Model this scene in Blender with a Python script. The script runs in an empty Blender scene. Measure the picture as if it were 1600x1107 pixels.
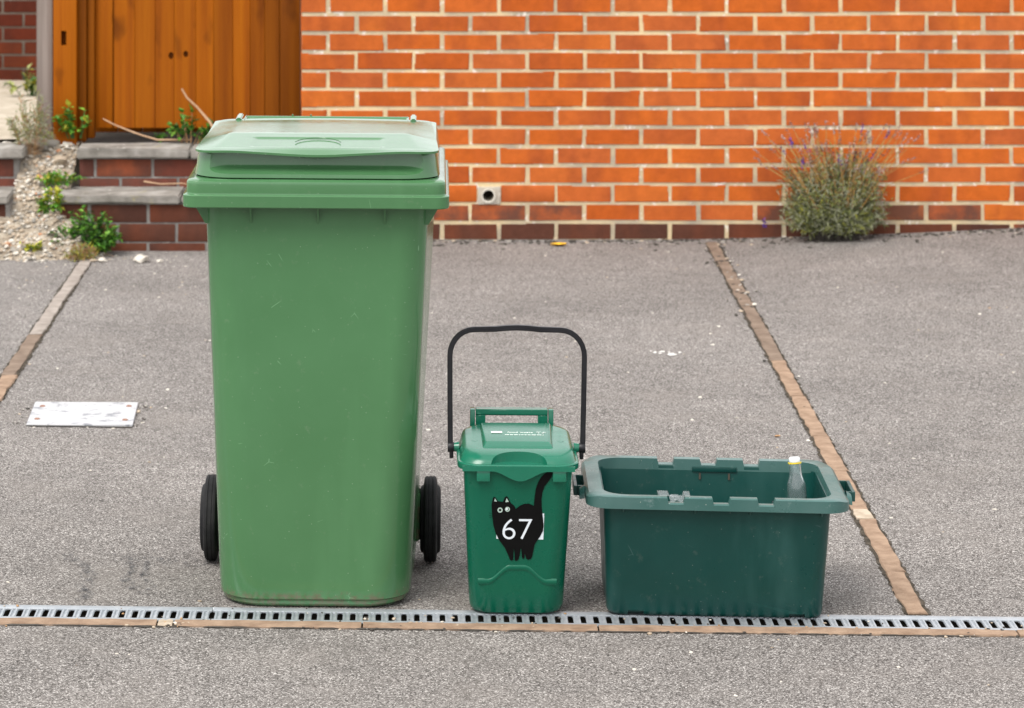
import bpy, bmesh, math, random
from mathutils import Vector, Matrix, noise
R = math.radians
random.seed(7)
S = bpy.context.scene
COL = S.collection

# ---------------------------------------------------------------- camera, sky, sun, exposure
F, H, CX, YH = 5000.0, 1.939, 640.0, -391.0      # focal length, eye height and vanishing point measured in the photograph
cam_d = bpy.data.cameras.new('camera')
cam = bpy.data.objects.new('camera', cam_d); COL.objects.link(cam); S.camera = cam
cam.location = (0, 0, H); cam.rotation_euler = (R(90), 0, 0)
cam_d.sensor_width = 36; cam_d.lens = 36 * F / 1600
cam_d.shift_x = (800 - CX) / 1600; cam_d.shift_y = -(553.5 - YH) / 1600
cam_d.clip_end = 500; cam_d.clip_start = .1
cam_d.dof.use_dof = True; cam_d.dof.focus_distance = 7.2; cam_d.dof.aperture_fstop = 9.0

SUN_EL, SUN_AZ = 56.0, 218.0                      # azimuth from +Y clockwise: behind the camera, to the left
w = bpy.data.worlds.new('World'); S.world = w; w.use_nodes = True
nt = w.node_tree; bg = nt.nodes['Background']
sky = nt.nodes.new('ShaderNodeTexSky'); sky.sky_type = 'NISHITA'; sky.sun_disc = False
sky.sun_elevation = R(SUN_EL); sky.sun_rotation = R(SUN_AZ); sky.dust_density = 4.0; sky.air_density = 1.0; sky.ozone_density = 1.0
hs = nt.nodes.new('ShaderNodeHueSaturation'); hs.inputs['Saturation'].default_value = .25
cl = nt.nodes.new('ShaderNodeMix'); cl.data_type = 'RGBA'; cl.inputs[0].default_value = .72       # an even layer of cloud over the sky
cl.inputs[7].default_value = (7.7, 7.75, 7.9, 1)
nt.links.new(sky.outputs[0], hs.inputs['Color']); nt.links.new(hs.outputs[0], cl.inputs[6]); nt.links.new(cl.outputs[2], bg.inputs['Color'])
bg.inputs['Strength'].default_value = .12
sd = bpy.data.lights.new('sun', 'SUN'); sun = bpy.data.objects.new('sun', sd); COL.objects.link(sun)
sd.energy = 1.5; sd.angle = R(32); sd.color = (1, .96, .9)
az, el = R(SUN_AZ), R(SUN_EL)
dv = Vector((math.sin(az) * math.cos(el), math.cos(az) * math.cos(el), math.sin(el)))
sun.rotation_euler = dv.to_track_quat('Z', 'Y').to_euler(); sun.location = dv * 20
S.view_settings.view_transform = 'Standard'; S.view_settings.look = 'None'
S.view_settings.exposure = 1.0; S.view_settings.gamma = 1

# ---------------------------------------------------------------- helpers
def Wp(px, py, Y): return Vector(((px - CX) * Y / F, Y, H - (py - YH) * Y / F))   # a measured point at a known distance
def Gp(px, py, z=0):
    Y = F * (H - z) / (py - YH); return Vector(((px - CX) * Y / F, Y, z))
def clamp(v, a=0., b=1.): return max(a, min(b, v))
def sm(t): t = clamp(t); return t * t * (3 - 2 * t)
def gz(x, y):                                                # height of the tarmac
    zd = -.012 * (clamp(x, -3, 3) - .3)
    t = clamp((y - 7.2) / 5.4); zw = .045 * clamp((x - .9) / 1.5, 0, 1.6) ** 1.6
    return zd * (1 - t) + zw * t
def tag(o, label=None, cat=None, group=None, kind=None):
    if label: o['label'] = label
    if cat: o['category'] = cat
    if group: o['group'] = group
    if kind: o['kind'] = kind
    return o
def empty(name, loc=(0, 0, 0), rot=(0, 0, 0)):
    o = bpy.data.objects.new(name, None); COL.objects.link(o); o.location = loc; o.rotation_euler = rot; o.empty_display_size = .05
    return o
def link(name, me, parent=None, loc=(0, 0, 0), rot=(0, 0, 0)):
    o = bpy.data.objects.new(name, me); COL.objects.link(o); o.parent = parent; o.location = loc; o.rotation_euler = rot
    return o
def finish(me, mats, smooth=None):
    for m in (mats if isinstance(mats, (list, tuple)) else [mats]): me.materials.append(m)
    if smooth is not None:
        me.shade_smooth(); me.set_sharp_from_angle(angle=R(smooth))
    return me
def pyd(name, v, f, mats, smooth=None, midx=None):
    me = bpy.data.meshes.new(name); me.from_pydata(v, [], f); me.update()
    if midx: me.polygons.foreach_set('material_index', midx)
    return finish(me, mats, smooth)
def bm_mesh(name, bm, mats, smooth=None):
    bmesh.ops.recalc_face_normals(bm, faces=bm.faces)
    me = bpy.data.meshes.new(name); bm.to_mesh(me); bm.free()
    return finish(me, mats, smooth)
def bm_box(bm, c, s, rot=None, jit=0):
    M = Matrix.Translation(c) @ (rot.to_matrix().to_4x4() if rot else Matrix()) @ Matrix.Diagonal((*s, 1))
    g = bmesh.ops.create_cube(bm, size=1, matrix=M)
    if jit:
        for v in g['verts']: v.co += Vector([random.uniform(-jit, jit) for _ in range(3)])
    return g['verts']
def box_mesh(name, s, mats, bev=0, seg=2, c=(0, 0, 0), smooth=40, jit=0):
    bm = bmesh.new(); bm_box(bm, Vector(c), s, jit=jit)
    if bev: bmesh.ops.bevel(bm, geom=bm.edges[:], offset=bev, segments=seg, affect='EDGES', profile=.5)
    return bm_mesh(name, bm, mats, smooth)
def rrect(hw, y0, y1, r, n=8, xf=None, xb=None, x0=0, r2=None):
    """rounded rectangle seen from above, front side first (y0), counter-clockwise"""
    r2 = r if r2 is None else r2
    P = []
    e = .004
    xs = xf if xf else [-hw + r + e, 0, hw - r - e]
    P += [(x, y0) for x in xs]
    def arc(cx, cy, rr, a0):
        return [(cx + rr * math.cos(R(a0 + 90 * i / n)), cy + rr * math.sin(R(a0 + 90 * i / n))) for i in range(n + 1)]
    P += arc(hw - r, y0 + r, r, -90)
    P += [(hw, y0 + r + e), (hw, (y0 + y1) / 2), (hw, y1 - r2 - e)]
    P += arc(hw - r2, y1 - r2, r2, 0)
    P += [(x, y1) for x in reversed(xb if xb else xs)]
    P += arc(-hw + r2, y1 - r2, r2, 90)
    P += [(-hw, y1 - r2 - e), (-hw, (y0 + y1) / 2), (-hw, y0 + r + e)]
    P += arc(-hw + r, y0 + r, r, 180)
    return [(x + x0, y) for x, y in P]
def loft(secs, cap0=True, cap1=True, ring=False):
    """secs: list of lists of 3D points"""
    v, f = [], []
    n = len(secs[0])
    for s in secs: v += s
    k = len(secs)
    for i in range(k if ring else k - 1):
        a, b = i * n, ((i + 1) % k) * n
        for j in range(n):
            f.append((a + j, a + (j + 1) % n, b + (j + 1) % n, b + j))
    if not ring:
        if cap0: f.append(tuple(range(n))[::-1])
        if cap1: f.append(tuple(range((k - 1) * n, k * n)))
    return v, f
def sec(z, *a, shear=0, **k): return [(x, y, z + shear * y) for x, y in rrect(*a, **k)]
def tube(pts, rad, n=8, cap=True):
    """tube along pts; rad number or list"""
    pts = [Vector(p) for p in pts]; rs = rad if isinstance(rad, (list, tuple)) else [rad] * len(pts)
    v, f = [], []; up = None
    for i, p in enumerate(pts):
        t = (pts[min(i + 1, len(pts) - 1)] - pts[max(i - 1, 0)]).normalized()
        if up is None: up = t.orthogonal().normalized()
        up = (up - t * up.dot(t)).normalized(); sd_ = t.cross(up)
        for j in range(n):
            a = 2 * math.pi * j / n
            v.append(tuple(p + (up * math.cos(a) + sd_ * math.sin(a)) * rs[i]))
    for i in range(len(pts) - 1):
        for j in range(n):
            f.append((i * n + j, i * n + (j + 1) % n, (i + 1) * n + (j + 1) % n, (i + 1) * n + j))
    if cap: f += [tuple(range(n))[::-1], tuple(range((len(pts) - 1) * n, len(pts) * n))]
    return v, f
def lathe(prof, n=32, axis='z', closed=False):
    v, f = [], []
    for (r, z) in prof:
        for j in range(n):
            a = 2 * math.pi * j / n
            p = (r * math.cos(a), r * math.sin(a), z)
            v.append(p if axis == 'z' else (p[2], p[0], p[1]))
    k = len(prof)
    for i in range(k if closed else k - 1):
        for j in range(n):
            a, b = i * n, ((i + 1) % k) * n
            f.append((a + j, a + (j + 1) % n, b + (j + 1) % n, b + j))
    return v, f
def join(parts):
    v, f = [], []
    for pv, pf in parts:
        o = len(v); v += list(pv); f += [tuple(i + o for i in q) for q in pf]
    return v, f
def boolean(me, cutters):
    """cut meshes out of a mesh and return the new mesh"""
    o = bpy.data.objects.new('cut_body', me); COL.objects.link(o); cs = []
    for c in cutters:
        q = bpy.data.objects.new('cutter', c); COL.objects.link(q); cs.append(q)
        m = o.modifiers.new('b', 'BOOLEAN'); m.object = q; m.operation = 'DIFFERENCE'; m.solver = 'EXACT'
    dg = bpy.context.evaluated_depsgraph_get(); dg.update()
    out = bpy.data.meshes.new_from_object(o.evaluated_get(dg))
    for q in cs + [o]: bpy.data.objects.remove(q)
    out.shade_smooth(); out.set_sharp_from_angle(angle=R(35))
    return out
def poly_plate(pts3, thick_dir):
    """filled polygon (list of Vectors) extruded by the vector"""
    bm = bmesh.new(); vs = [bm.verts.new(p) for p in pts3]
    fc = bm.faces.new(vs); r = bmesh.ops.extrude_face_region(bm, geom=[fc])
    bmesh.ops.translate(bm, vec=thick_dir, verts=[g for g in r['geom'] if isinstance(g, bmesh.types.BMVert)])
    bmesh.ops.triangulate(bm, faces=[q for q in bm.faces if len(q.verts) > 4])
    return bm

# ---------------------------------------------------------------- materials
class NT:
    def __init__(s, name):
        s.m = bpy.data.materials.new(name); s.m.use_nodes = True; s.t = s.m.node_tree
        s.b = s.t.nodes['Principled BSDF']; s.x = None
    def n(s, typ, **k):
        q = s.t.nodes.new('ShaderNode' + typ)
        for a, v in k.items(): setattr(q, a, v)
        return q
    def l(s, a, b): s.t.links.new(a, b)
    def coord(s, rnd=False):
        if s.x is None:
            tc = s.n('TexCoord'); s.x = tc.outputs['Object']
            if rnd:
                oi = s.n('ObjectInfo'); s.oi = oi
                mul = s.n('Math', operation='MULTIPLY'); s.l(oi.outputs['Random'], mul.inputs[0]); mul.inputs[1].default_value = 40
                ad = s.n('VectorMath', operation='ADD'); s.l(s.x, ad.inputs[0]); s.l(mul.outputs[0], ad.inputs[1]); s.x = ad.outputs[0]
        return s.x
    def noise(s, scale, detail=4, rough=.55, vec=None, stretch=None):
        q = s.n('TexNoise'); q.inputs['Scale'].default_value = scale; q.inputs['Detail'].default_value = detail; q.inputs['Roughness'].default_value = rough
        v = vec or s.coord()
        if stretch:
            mp = s.n('Mapping'); mp.inputs['Scale'].default_value = stretch; s.l(v, mp.inputs['Vector']); v = mp.outputs[0]
        s.l(v, q.inputs['Vector']); return q.outputs['Fac']
    def voro(s, scale, out='Distance', feature='F1', vec=None):
        q = s.n('TexVoronoi', feature=feature); q.inputs['Scale'].default_value = scale; s.l(vec or s.coord(), q.inputs['Vector']); return q.outputs[out]
    def ramp(s, fac, stops, interp='LINEAR'):
        q = s.n('ValToRGB'); q.color_ramp.interpolation = interp; e = q.color_ramp.elements
        for i, (p, c) in enumerate(stops):
            el = e[i] if i < 2 else e.new(p); el.position = p
            el.color = (c, c, c, 1) if isinstance(c, (int, float)) else (*c, 1)
        s.l(fac, q.inputs[0]); return q.outputs[0]
    def mix(s, fac, a, b, mode='MIX'):
        q = s.n('Mix', data_type='RGBA', blend_type=mode)
        for i, v in ((0, fac), (6, a), (7, b)):
            if isinstance(v, (int, float)): q.inputs[i].default_value = v if i == 0 else (v, v, v, 1)
            elif isinstance(v, tuple): q.inputs[i].default_value = (*v, 1)
            else: s.l(v, q.inputs[i])
        return q.outputs[2]
    def bump(s, h, strength=.3, dist=.01, prev=None):
        q = s.n('Bump'); q.inputs['Strength'].default_value = strength; q.inputs['Distance'].default_value = dist
        s.l(h, q.inputs['Height'])
        if prev: s.l(prev, q.inputs['Normal'])
        return q.outputs[0]
    def out(s, col=None, rough=None, nrm=None, **k):
        for name, v in (('Base Color', col), ('Roughness', rough), ('Normal', nrm)):
            if v is None: continue
            if isinstance(v, (int, float)): s.b.inputs[name].default_value = v
            elif isinstance(v, tuple): s.b.inputs[name].default_value = (*v, 1)
            else: s.l(v, s.b.inputs[name])
        for a, v in k.items(): s.b.inputs[a.replace('_', ' ')].default_value = v
        return s.m

def m_asphalt():
    m = NT('tarmac'); x = m.coord()
    a = m.voro(370, 'Color'); sep = m.n('SeparateColor'); m.l(a, sep.inputs[0])
    chips = m.ramp(sep.outputs[0], [(0, (.016, .014, .0125)), (.2, (.082, .073, .066)), (.55, (.168, .152, .141)), (.86, (.28, .258, .242)), (1, (.55, .52, .49))])
    big = m.noise(1.1, 5, .6); tint = m.ramp(big, [(.3, .86), (.7, 1.18)])
    c = m.mix(1, chips, tint, 'MULTIPLY')
    mid = m.noise(9, 5, .7); c = m.mix(1, c, m.ramp(mid, [(.3, .88), (.7, 1.1)]), 'MULTIPLY')
    st_ = m.noise(2.3, 6, .7); c = m.mix(m.ramp(st_, [(.58, 0.), (.7, .28)]), c, (.07, .065, .06))
    warm = m.noise(3.3, 3); c = m.mix(m.ramp(warm, [(.5, 0.), (.72, .3)]), c, (.21, .187, .168))
    gr = m.noise(420, 2, .7); c = m.mix(.35, c, m.ramp(gr, [(.3, .6), (.7, 1.4)]), 'MULTIPLY')
    sp = m.voro(34); c = m.mix(m.ramp(sp, [(.05, .7), (.09, 0.)]), c, (.035, .032, .03))
    wh = m.voro(61, vec=m.x); c = m.mix(m.ramp(wh, [(.06, .75), (.1, 0.)]), c, (.55, .52, .49))
    d = m.voro(370); n1 = m.bump(d, .4, .004); n2 = m.bump(gr, .25, .002, n1)
    return m.out(c, .93, n2, Specular_IOR_Level=.25)
def m_brick(name, cols, stain=0.):
    m = NT(name); x = m.coord(rnd=True); r = m.oi.outputs['Random']
    base = m.ramp(r, [(0, cols[0]), (.35, cols[1]), (.7, cols[2]), (1, cols[3])])
    n1 = m.noise(7, 3, .5, stretch=(1, 1, .35)); c = m.mix(m.ramp(n1, [(.46, 0.), (.7, .65)]), base, cols[4])
    n2 = m.noise(26, 5, .65); c = m.mix(1, c, m.ramp(n2, [(.3, .86), (.7, 1.12)]), 'MULTIPLY')
    if stain:
        n3 = m.noise(9, 4, .6); c = m.mix(m.ramp(n3, [(.38, 0.), (.58, stain)]), c, (.085, .045, .035))
    n4 = m.noise(160, 3, .7); c = m.mix(m.ramp(n4, [(.66, 0.), (.78, .3)]), c, (.42, .3, .2))
    b = m.bump(n4, .35, .003); b = m.bump(n2, .3, .004, b)
    return m.out(c, .88, b, Specular_IOR_Level=.12)
def m_mortar(name, a, b_, white=(.75, .7, .62)):
    m = NT(name)
    n = m.noise(5, 4, .6); c = m.ramp(n, [(.32, a), (.62, b_)])
    w1 = m.noise(34, 3, .6); c = m.mix(m.ramp(w1, [(.6, 0.), (.68, .9)]), c, white)
    g = m.noise(220, 3, .7); c = m.mix(1, c, m.ramp(g, [(.3, .75), (.7, 1.15)]), 'MULTIPLY')
    return m.out(c, .95, m.bump(g, .6, .004), Specular_IOR_Level=.2)
def m_plastic(name, c1, c2, rough=.38, dirt=(.3, .29, .24), dirt_amt=.25, spec=.5, base_dirt=None, streak=0., scr=.35):
    m = NT(name); x = m.coord()
    n = m.noise(4, 4, .55); c = m.mix(m.ramp(n, [(.35, 0.), (.7, 1.)]), c1, c2)
    d = m.noise(38, 6, .75); c = m.mix(m.ramp(d, [(.6, 0.), (.8, dirt_amt)]), c, dirt)
    sp = m.voro(55); c = m.mix(m.ramp(sp, [(.03, dirt_amt * 1.6), (.07, 0.)]), c, (.5, .52, .46))
    if streak:
        s1 = m.noise(10, 3, .6, stretch=(1, 1, .18)); c = m.mix(m.ramp(s1, [(.55, 0.), (.75, streak)]), c, tuple(v * 1.7 + .03 for v in c2))
    if base_dirt:
        sx = m.n('SeparateXYZ'); m.l(x, sx.inputs[0])
        e = m.noise(60, 5, .7); ad = m.n('Math', operation='MULTIPLY_ADD'); m.l(e, ad.inputs[0]); ad.inputs[1].default_value = -.05; m.l(sx.outputs[2], ad.inputs[2])
        bl = m.ramp(m.noise(45, 4, .7), [(.42, 0.), (.58, .75)]); zz = m.ramp(ad.outputs[0], [(base_dirt - .03, 1.), (base_dirt, 0.)])
        mm_ = m.n('Math', operation='MULTIPLY'); m.l(bl, mm_.inputs[0]); m.l(zz, mm_.inputs[1])
        c = m.mix(mm_.outputs[0], c, (.13, .1, .07))
    dn = m.n('TexNoise'); dn.inputs['Scale'].default_value = 3; m.l(x, dn.inputs['Vector'])
    dm = m.mix(.12, x, dn.outputs['Color']); ve = m.voro(13, 'Distance', 'DISTANCE_TO_EDGE', vec=dm)
    lines = m.ramp(ve, [(.0, 1.), (.008, 0.)]); msk = m.ramp(m.noise(17, 3, .6), [(.64, 0.), (.69, scr)])
    mul = m.n('Math', operation='MULTIPLY'); m.l(lines, mul.inputs[0]); m.l(msk, mul.inputs[1])
    c = m.mix(mul.outputs[0], c, tuple(min(1, v * 1.8 + .12) for v in c2))
    c = m.mix(1, c, m.ramp(m.noise(1.6, 3, .5), [(.3, .93), (.7, 1.08)]), 'MULTIPLY')
    fine = m.noise(260, 3, .7); rr = m.ramp(m.noise(12, 5, .7), [(.3, rough - .3 * rough), (.75, rough + .45 * rough)])
    return m.out(c, rr, m.bump(fine, .05, .002), Specular_IOR_Level=spec)
def m_wood(name, c1, c2, c3, rough=.55):
    m = NT(name); x = m.coord(rnd=True)
    g = m.noise(14, 6, .6, stretch=(1.6, 1.6, .06)); c = m.ramp(g, [(.3, c1), (.5, c2), (.7, c3)])
    t = m.ramp(m.oi.outputs['Random'], [(0, .82), (1, 1.15)]); c = m.mix(1, c, t, 'MULTIPLY')
    k = m.noise(6, 3, .5, stretch=(1, 1, .5)); c = m.mix(m.ramp(k, [(.62, 0.), (.72, .75)]), c, tuple(v * .45 for v in c1))
    f = m.noise(60, 4, .6, stretch=(2, 2, .05))
    return m.out(c, rough, m.bump(f, .3, .003), Specular_IOR_Level=.12)
def m_simple(name, c1, c2, scale=20, rough=.8, bump=.3, bscale=120, metallic=0., spec=.4, dist=.004):
    m = NT(name); m.coord()
    c = m.mix(m.ramp(m.noise(scale, 4, .6), [(.35, 0.), (.65, 1.)]), c1, c2)
    b = m.bump(m.noise(bscale, 4, .65), bump, dist) if bump else None
    return m.out(c, rough, b, Metallic=metallic, Specular_IOR_Level=spec)
def m_slab():
    m = NT('concrete_slab'); m.coord()
    c = m.ramp(m.noise(10, 5, .65), [(.3, (.13, .118, .1)), (.55, (.26, .24, .215)), (.75, (.38, .36, .33))])
    c = m.mix(m.ramp(m.mix(.35, m.voro(15), m.noise(40, 3)), [(.2, .9), (.25, 0.)]), c, (.52, .5, .45))
    c = m.mix(m.ramp(m.noise(17, 4, .7), [(.62, 0.), (.7, .5)]), c, (.3, .27, .1))
    g = m.noise(150, 4, .7)
    return m.out(c, .95, m.bump(g, .5, .005), Specular_IOR_Level=.2)
def m_leaf(name, c, var=.35):
    m = NT(name); m.coord()
    col = m.mix(m.ramp(m.noise(90, 2), [(.3, 0.), (.7, 1.)]), tuple(v * (1 - var) for v in c), tuple(min(1, v * (1 + var)) for v in c))
    return m.out(col, .55, None, Specular_IOR_Level=.35, Subsurface_Weight=0.)

M = {}
M['tarmac'] = m_asphalt()
M['brick'] = m_brick('orange_brick', [(.4, .082, .014), (.48, .108, .016), (.44, .105, .026), (.5, .125, .02), (.27, .058, .02)])
M['brick_st'] = m_brick('stained_orange_brick', [(.33, .085, .03), (.4, .1, .03), (.28, .07, .03), (.42, .12, .035), (.22, .06, .03)], .8)
M['brick_dk'] = m_brick('brown_base_brick', [(.075, .032, .022), (.1, .037, .023), (.07, .03, .022), (.115, .04, .022), (.15, .042, .02)])
M['brick_red'] = m_brick('red_step_brick', [(.14, .045, .032), (.2, .055, .034), (.12, .045, .034), (.27, .075, .035), (.1, .04, .032)], .6)
M['brick_far'] = m_brick('shaded_red_brick', [(.085, .017, .008), (.105, .02, .009), (.07, .015, .008), (.115, .026, .01), (.05, .014, .009)])  # the far wall's shade is painted into these dark reds
M['mortar'] = m_mortar('cream_mortar', (.36, .31, .24), (.68, .53, .31))
M['mortar_dk'] = m_mortar('grey_mortar', (.16, .15, .14), (.27, .25, .23), (.4, .38, .35))
M['mortar_far'] = m_mortar('shaded_mortar', (.09, .075, .06), (.15, .125, .1), (.2, .18, .15))  # mortar darkened to carry the same painted shade
M['bin'] = m_plastic('bin_green_plastic', (.054, .148, .059), (.063, .164, .069), .13, dirt_amt=.2, base_dirt=.014, scr=.6, streak=.1)
M['bin_dk'] = M['bin']
M['caddy'] = m_plastic('caddy_green_plastic', (.003, .09, .05), (.004, .1, .057), .28, dirt_amt=.06, spec=.3, scr=.2)
M['caddy_lid'] = m_plastic('caddy_lid_plastic', (.006, .118, .068), (.009, .132, .077), .2, dirt_amt=.08)
M['box'] = m_plastic('box_green_plastic', (.003, .04, .034), (.006, .05, .043), .36, dirt_amt=.16, spec=.35, streak=.3)
M['box_rim'] = m_plastic('worn_box_rim_plastic', (.022, .085, .074), (.06, .125, .115), .32, dirt=(.3, .36, .36), dirt_amt=.55)
M['rubber'] = m_simple('black_rubber', (.012, .012, .013), (.022, .022, .022), 30, .7, .3, 200, spec=.15)
M['black'] = m_simple('black_handle_plastic', (.008, .008, .01), (.014, .014, .016), 20, .4, .05, 200, spec=.3)
M['vinyl'] = m_simple('black_vinyl', (.004, .004, .004), (.005, .005, .005), 20, .6, 0, spec=.08)
M['white'] = m_simple('white_vinyl', (.62, .68, .72), (.7, .74, .78), 20, .5, 0)
M['eye'] = m_simple('pale_green_vinyl', (.3, .42, .36), (.4, .5, .44), 20, .5, 0)
M['print'] = m_simple('faded_white_print', (.55, .65, .6), (.75, .8, .76), 200, .6, 0)
M['steel'] = m_simple('galvanised_steel', (.33, .36, .39), (.44, .46, .48), 30, .5, .15, 150, .55)
M['gutter_and_shade'] = m_simple('dirty_channel_and_shade', (.04, .034, .026), (.09, .075, .055), 12, .95, .6, 60)
M['edging'] = m_simple('tan_concrete_edging', (.22, .145, .098), (.33, .23, .16), 22, .95, .6, 160, spec=.2)
M['edging_gy'] = m_simple('weathered_edging', (.24, .205, .178), (.34, .3, .265), 22, .95, .6, 160, spec=.2)
M['edging_br'] = m_simple('brown_edging', (.14, .1, .075), (.22, .165, .125), 14, .95, .6, 120, spec=.2)
M['soil'] = m_simple('dark_soil', (.03, .026, .02), (.09, .075, .058), 40, 1., .8, 120, spec=.1)
M['rubble'] = m_simple('rubble_earth', (.24, .19, .14), (.46, .4, .32), 16, 1., .9, 90, spec=.1, dist=.012)
M['path'] = m_simple('pale_sand_path', (.33, .28, .21), (.46, .4, .32), 9, 1., .8, 60, spec=.1)
M['stone_w'] = m_simple('white_stone', (.5, .45, .38), (.64, .6, .53), 30, .9, .4, 90)
M['stone_b'] = m_simple('buff_stone', (.32, .25, .18), (.46, .38, .29), 30, .9, .4, 90)
M['stone_g'] = m_simple('grey_stone', (.2, .185, .16), (.36, .33, .29), 30, .9, .4, 90)
M['stone_o'] = m_simple('orange_stone', (.42, .17, .08), (.5, .24, .12), 30, .9, .4, 90)
M['crumb_and_shade'] = m_simple('dark_crumbs_and_shade', (.03, .027, .023), (.07, .06, .05), 30, 1., .4, 90)
M['slab'] = m_slab()
M['wood'] = m_wood('stained_gate_wood', (.19, .044, .001), (.26, .067, .0012), (.31, .088, .002))
M['wood_dk'] = m_wood('dark_stained_wood', (.13, .033, .001), (.19, .05, .001), (.23, .066, .002))
M['wood_gy'] = m_wood('grey_weathered_wood', (.13, .1, .085), (.2, .165, .145), (.28, .235, .21), .85)
M['hole'] = m_simple('dark_timber_back', (.01, .007, .005), (.02, .012, .008), 20, 1, 0)
M['pipe'] = m_simple('white_pipe', (.5, .47, .4), (.62, .58, .5), 30, .6, .2)
M['patch'] = m_mortar('patch_mortar', (.4, .36, .3), (.52, .47, .39))
M['g_lav'] = m_leaf('lavender_leaf', (.35, .36, .24)); M['g_lav2'] = m_leaf('lavender_leaf_green', (.25, .27, .08)); M['g_lav3'] = m_leaf('lavender_leaf_dark', (.1, .125, .05))
M['s_tan'] = m_leaf('tan_stem', (.38, .22, .07)); M['f_grey'] = m_leaf('faded_flower', (.3, .22, .2)); M['f_pur'] = m_leaf('purple_flower', (.09, .03, .22))
M['g_bri'] = m_leaf('bright_leaf', (.07, .2, .018)); M['g_bri2'] = m_leaf('bright_leaf_light', (.15, .3, .03)); M['g_dk'] = m_leaf('deep_leaf', (.03, .085, .012))
M['g_yel'] = m_leaf('yellow_leaf', (.34, .33, .03)); M['twig'] = m_simple('pale_twig', (.36, .22, .13), (.5, .33, .2), 30, .8, .3)
M['leaf_y'] = m_leaf('fallen_yellow_leaf', (.7, .4, .03)); M['leaf_br'] = m_leaf('dry_leaf', (.35, .2, .09))
M['cover'] = None
def m_cover():
    m = NT('white_painted_cover'); m.coord()
    c = m.mix(m.ramp(m.noise(20, 6, .75, stretch=(.8, 1.2, 1)), [(.55, 0.), (.61, .85)]), (.46, .46, .47), (.14, .15, .17))
    c = m.mix(m.ramp(m.noise(40, 3, .6), [(.35, .25), (.6, 0.)]), c, (.33, .33, .34))
    return m.out(c, .5, m.bump(m.noise(90, 3), .1, .002))
M['cover'] = m_cover()
M['rust'] = m_simple('rusty_screw', (.18, .09, .06), (.3, .17, .12), 90, .8, .3)
def m_glass():
    m = NT('clear_glass'); m.out((.93, .96, .97), .02, m.bump(m.noise(45, 2), .25, .004), Transmission_Weight=.96, IOR=1.45); return m.m
M['glass'] = m_glass()
def m_film():
    m = NT('clear_film'); m.out((.8, .83, .85), .15, None, Alpha=.09); return m.m
M['film'] = m_film()
M['yellow'] = m_simple('yellow_ring', (.6, .45, .02), (.68, .52, .03), 30, .5, 0)
M['lip_glare'] = m_simple('white_lip_glare', (.62, .64, .66), (.74, .75, .77), 60, .45, .3, 150)
M['tar'] = m_simple('tar_smear', (.06, .06, .064), (.1, .1, .105), 60, .9, .5, 150)
M['tar'].node_tree.nodes['Principled BSDF'].inputs['Alpha'].default_value = .17
M['chalk'] = m_simple('white_splash', (.6, .58, .55), (.72, .7, .67), 60, .9, .3, 150)

# ---------------------------------------------------------------- ground
D_B, D_F, D_E = 7.200, 7.088, 7.034            # back and front of the drain grate, front of its edging
def sheet(name, xs, ys, mat, dz=0, hf=gz):
    v = [(x, y, hf(x, y) + dz) for y in ys for x in xs]; n = len(xs)
    f = [(j * n + i, j * n + i + 1, (j + 1) * n + i + 1, (j + 1) * n + i) for j in range(len(ys) - 1) for i in range(n - 1)]
    return pyd(name, v, f, mat, 60)
xs = [-60, -25, -10, -5] + [-3.5 + .1 * i for i in range(71)] + [5, 10, 25, 60]
o = link('parking_bay', sheet('parking_bay', xs, [D_B + (12.7 - D_B) * i / 40 for i in range(41)], M['tarmac'])); tag(o, kind='structure')
o = link('forecourt', sheet('forecourt', xs, [-60, -20, -5, 0, 3, 5, 6, 6.5, D_E], M['tarmac'])); tag(o, kind='structure')
o = link('ground', sheet('ground', [-80, 0, 80], [-80, -20, 6.9], M['soil'], -.35, lambda x, y: 0)); tag(o, kind='structure')
o = link('ground', sheet('ground', [-80, -20, 0, 20, 80], [12.7, 20, 100], M['path'], .0, lambda x, y: -.02)); tag(o, kind='structure')

# drain channel: a trough below the grate
TILT = .012
def cross(x): return -TILT * (x - .3)
v, f = [], []
prof = [(D_B, 0.), (D_B - .012, -.003), (D_B - .012, -.09), (D_F + .012, -.09), (D_F + .012, -.003), (D_F, 0.)]
for x in (-4, 4):
    for (y, z) in prof: v.append((x, y, cross(clamp(x, -3, 3)) + z - .004))
n = len(prof); f = [(i, i + 1, n + i + 1, n + i) for i in range(n - 1)]
ch = link('drain_channel', pyd('drain_channel', v, f, M['gutter_and_shade'])); tag(ch, kind='structure')

# grate sections
PITCH = 1.0 / 35
bm = bmesh.new()
for sx in (-1, 1):
    vs = bm_box(bm, Vector((sx * .0049, 0, .0004)), (.0062, .0665, .0048))
bmesh.ops.bevel(bm, geom=[e for e in bm.edges if abs((e.verts[0].co - e.verts[1].co).y) > .05 and e.verts[0].co.z > 0], offset=.0016, segments=2, affect='EDGES')
bm_box(bm, Vector((0, 0, -.0012)), (.0042, .066, .002))
for sx in (-1, 1):                              # rounded inner ends of the slots
    bm_box(bm, Vector((sx * .0086, .0318, 0)), (.0030, .0032, .004)); bm_box(bm, Vector((sx * .0086, -.0318, 0)), (.0030, .0032, .004))
bar_me = bm_mesh('grate_bar', bm, M['steel'], 35)
rail_b = box_mesh('grate_rail', (.9985, .030, .0045), M['steel'], .0012, c=(0, 0, 0))
rail_f = box_mesh('grate_rail', (.9985, .014, .0045), M['steel'], .0012, c=(0, 0, 0))
X0 = (332 - CX) * 7.16 / F
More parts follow.
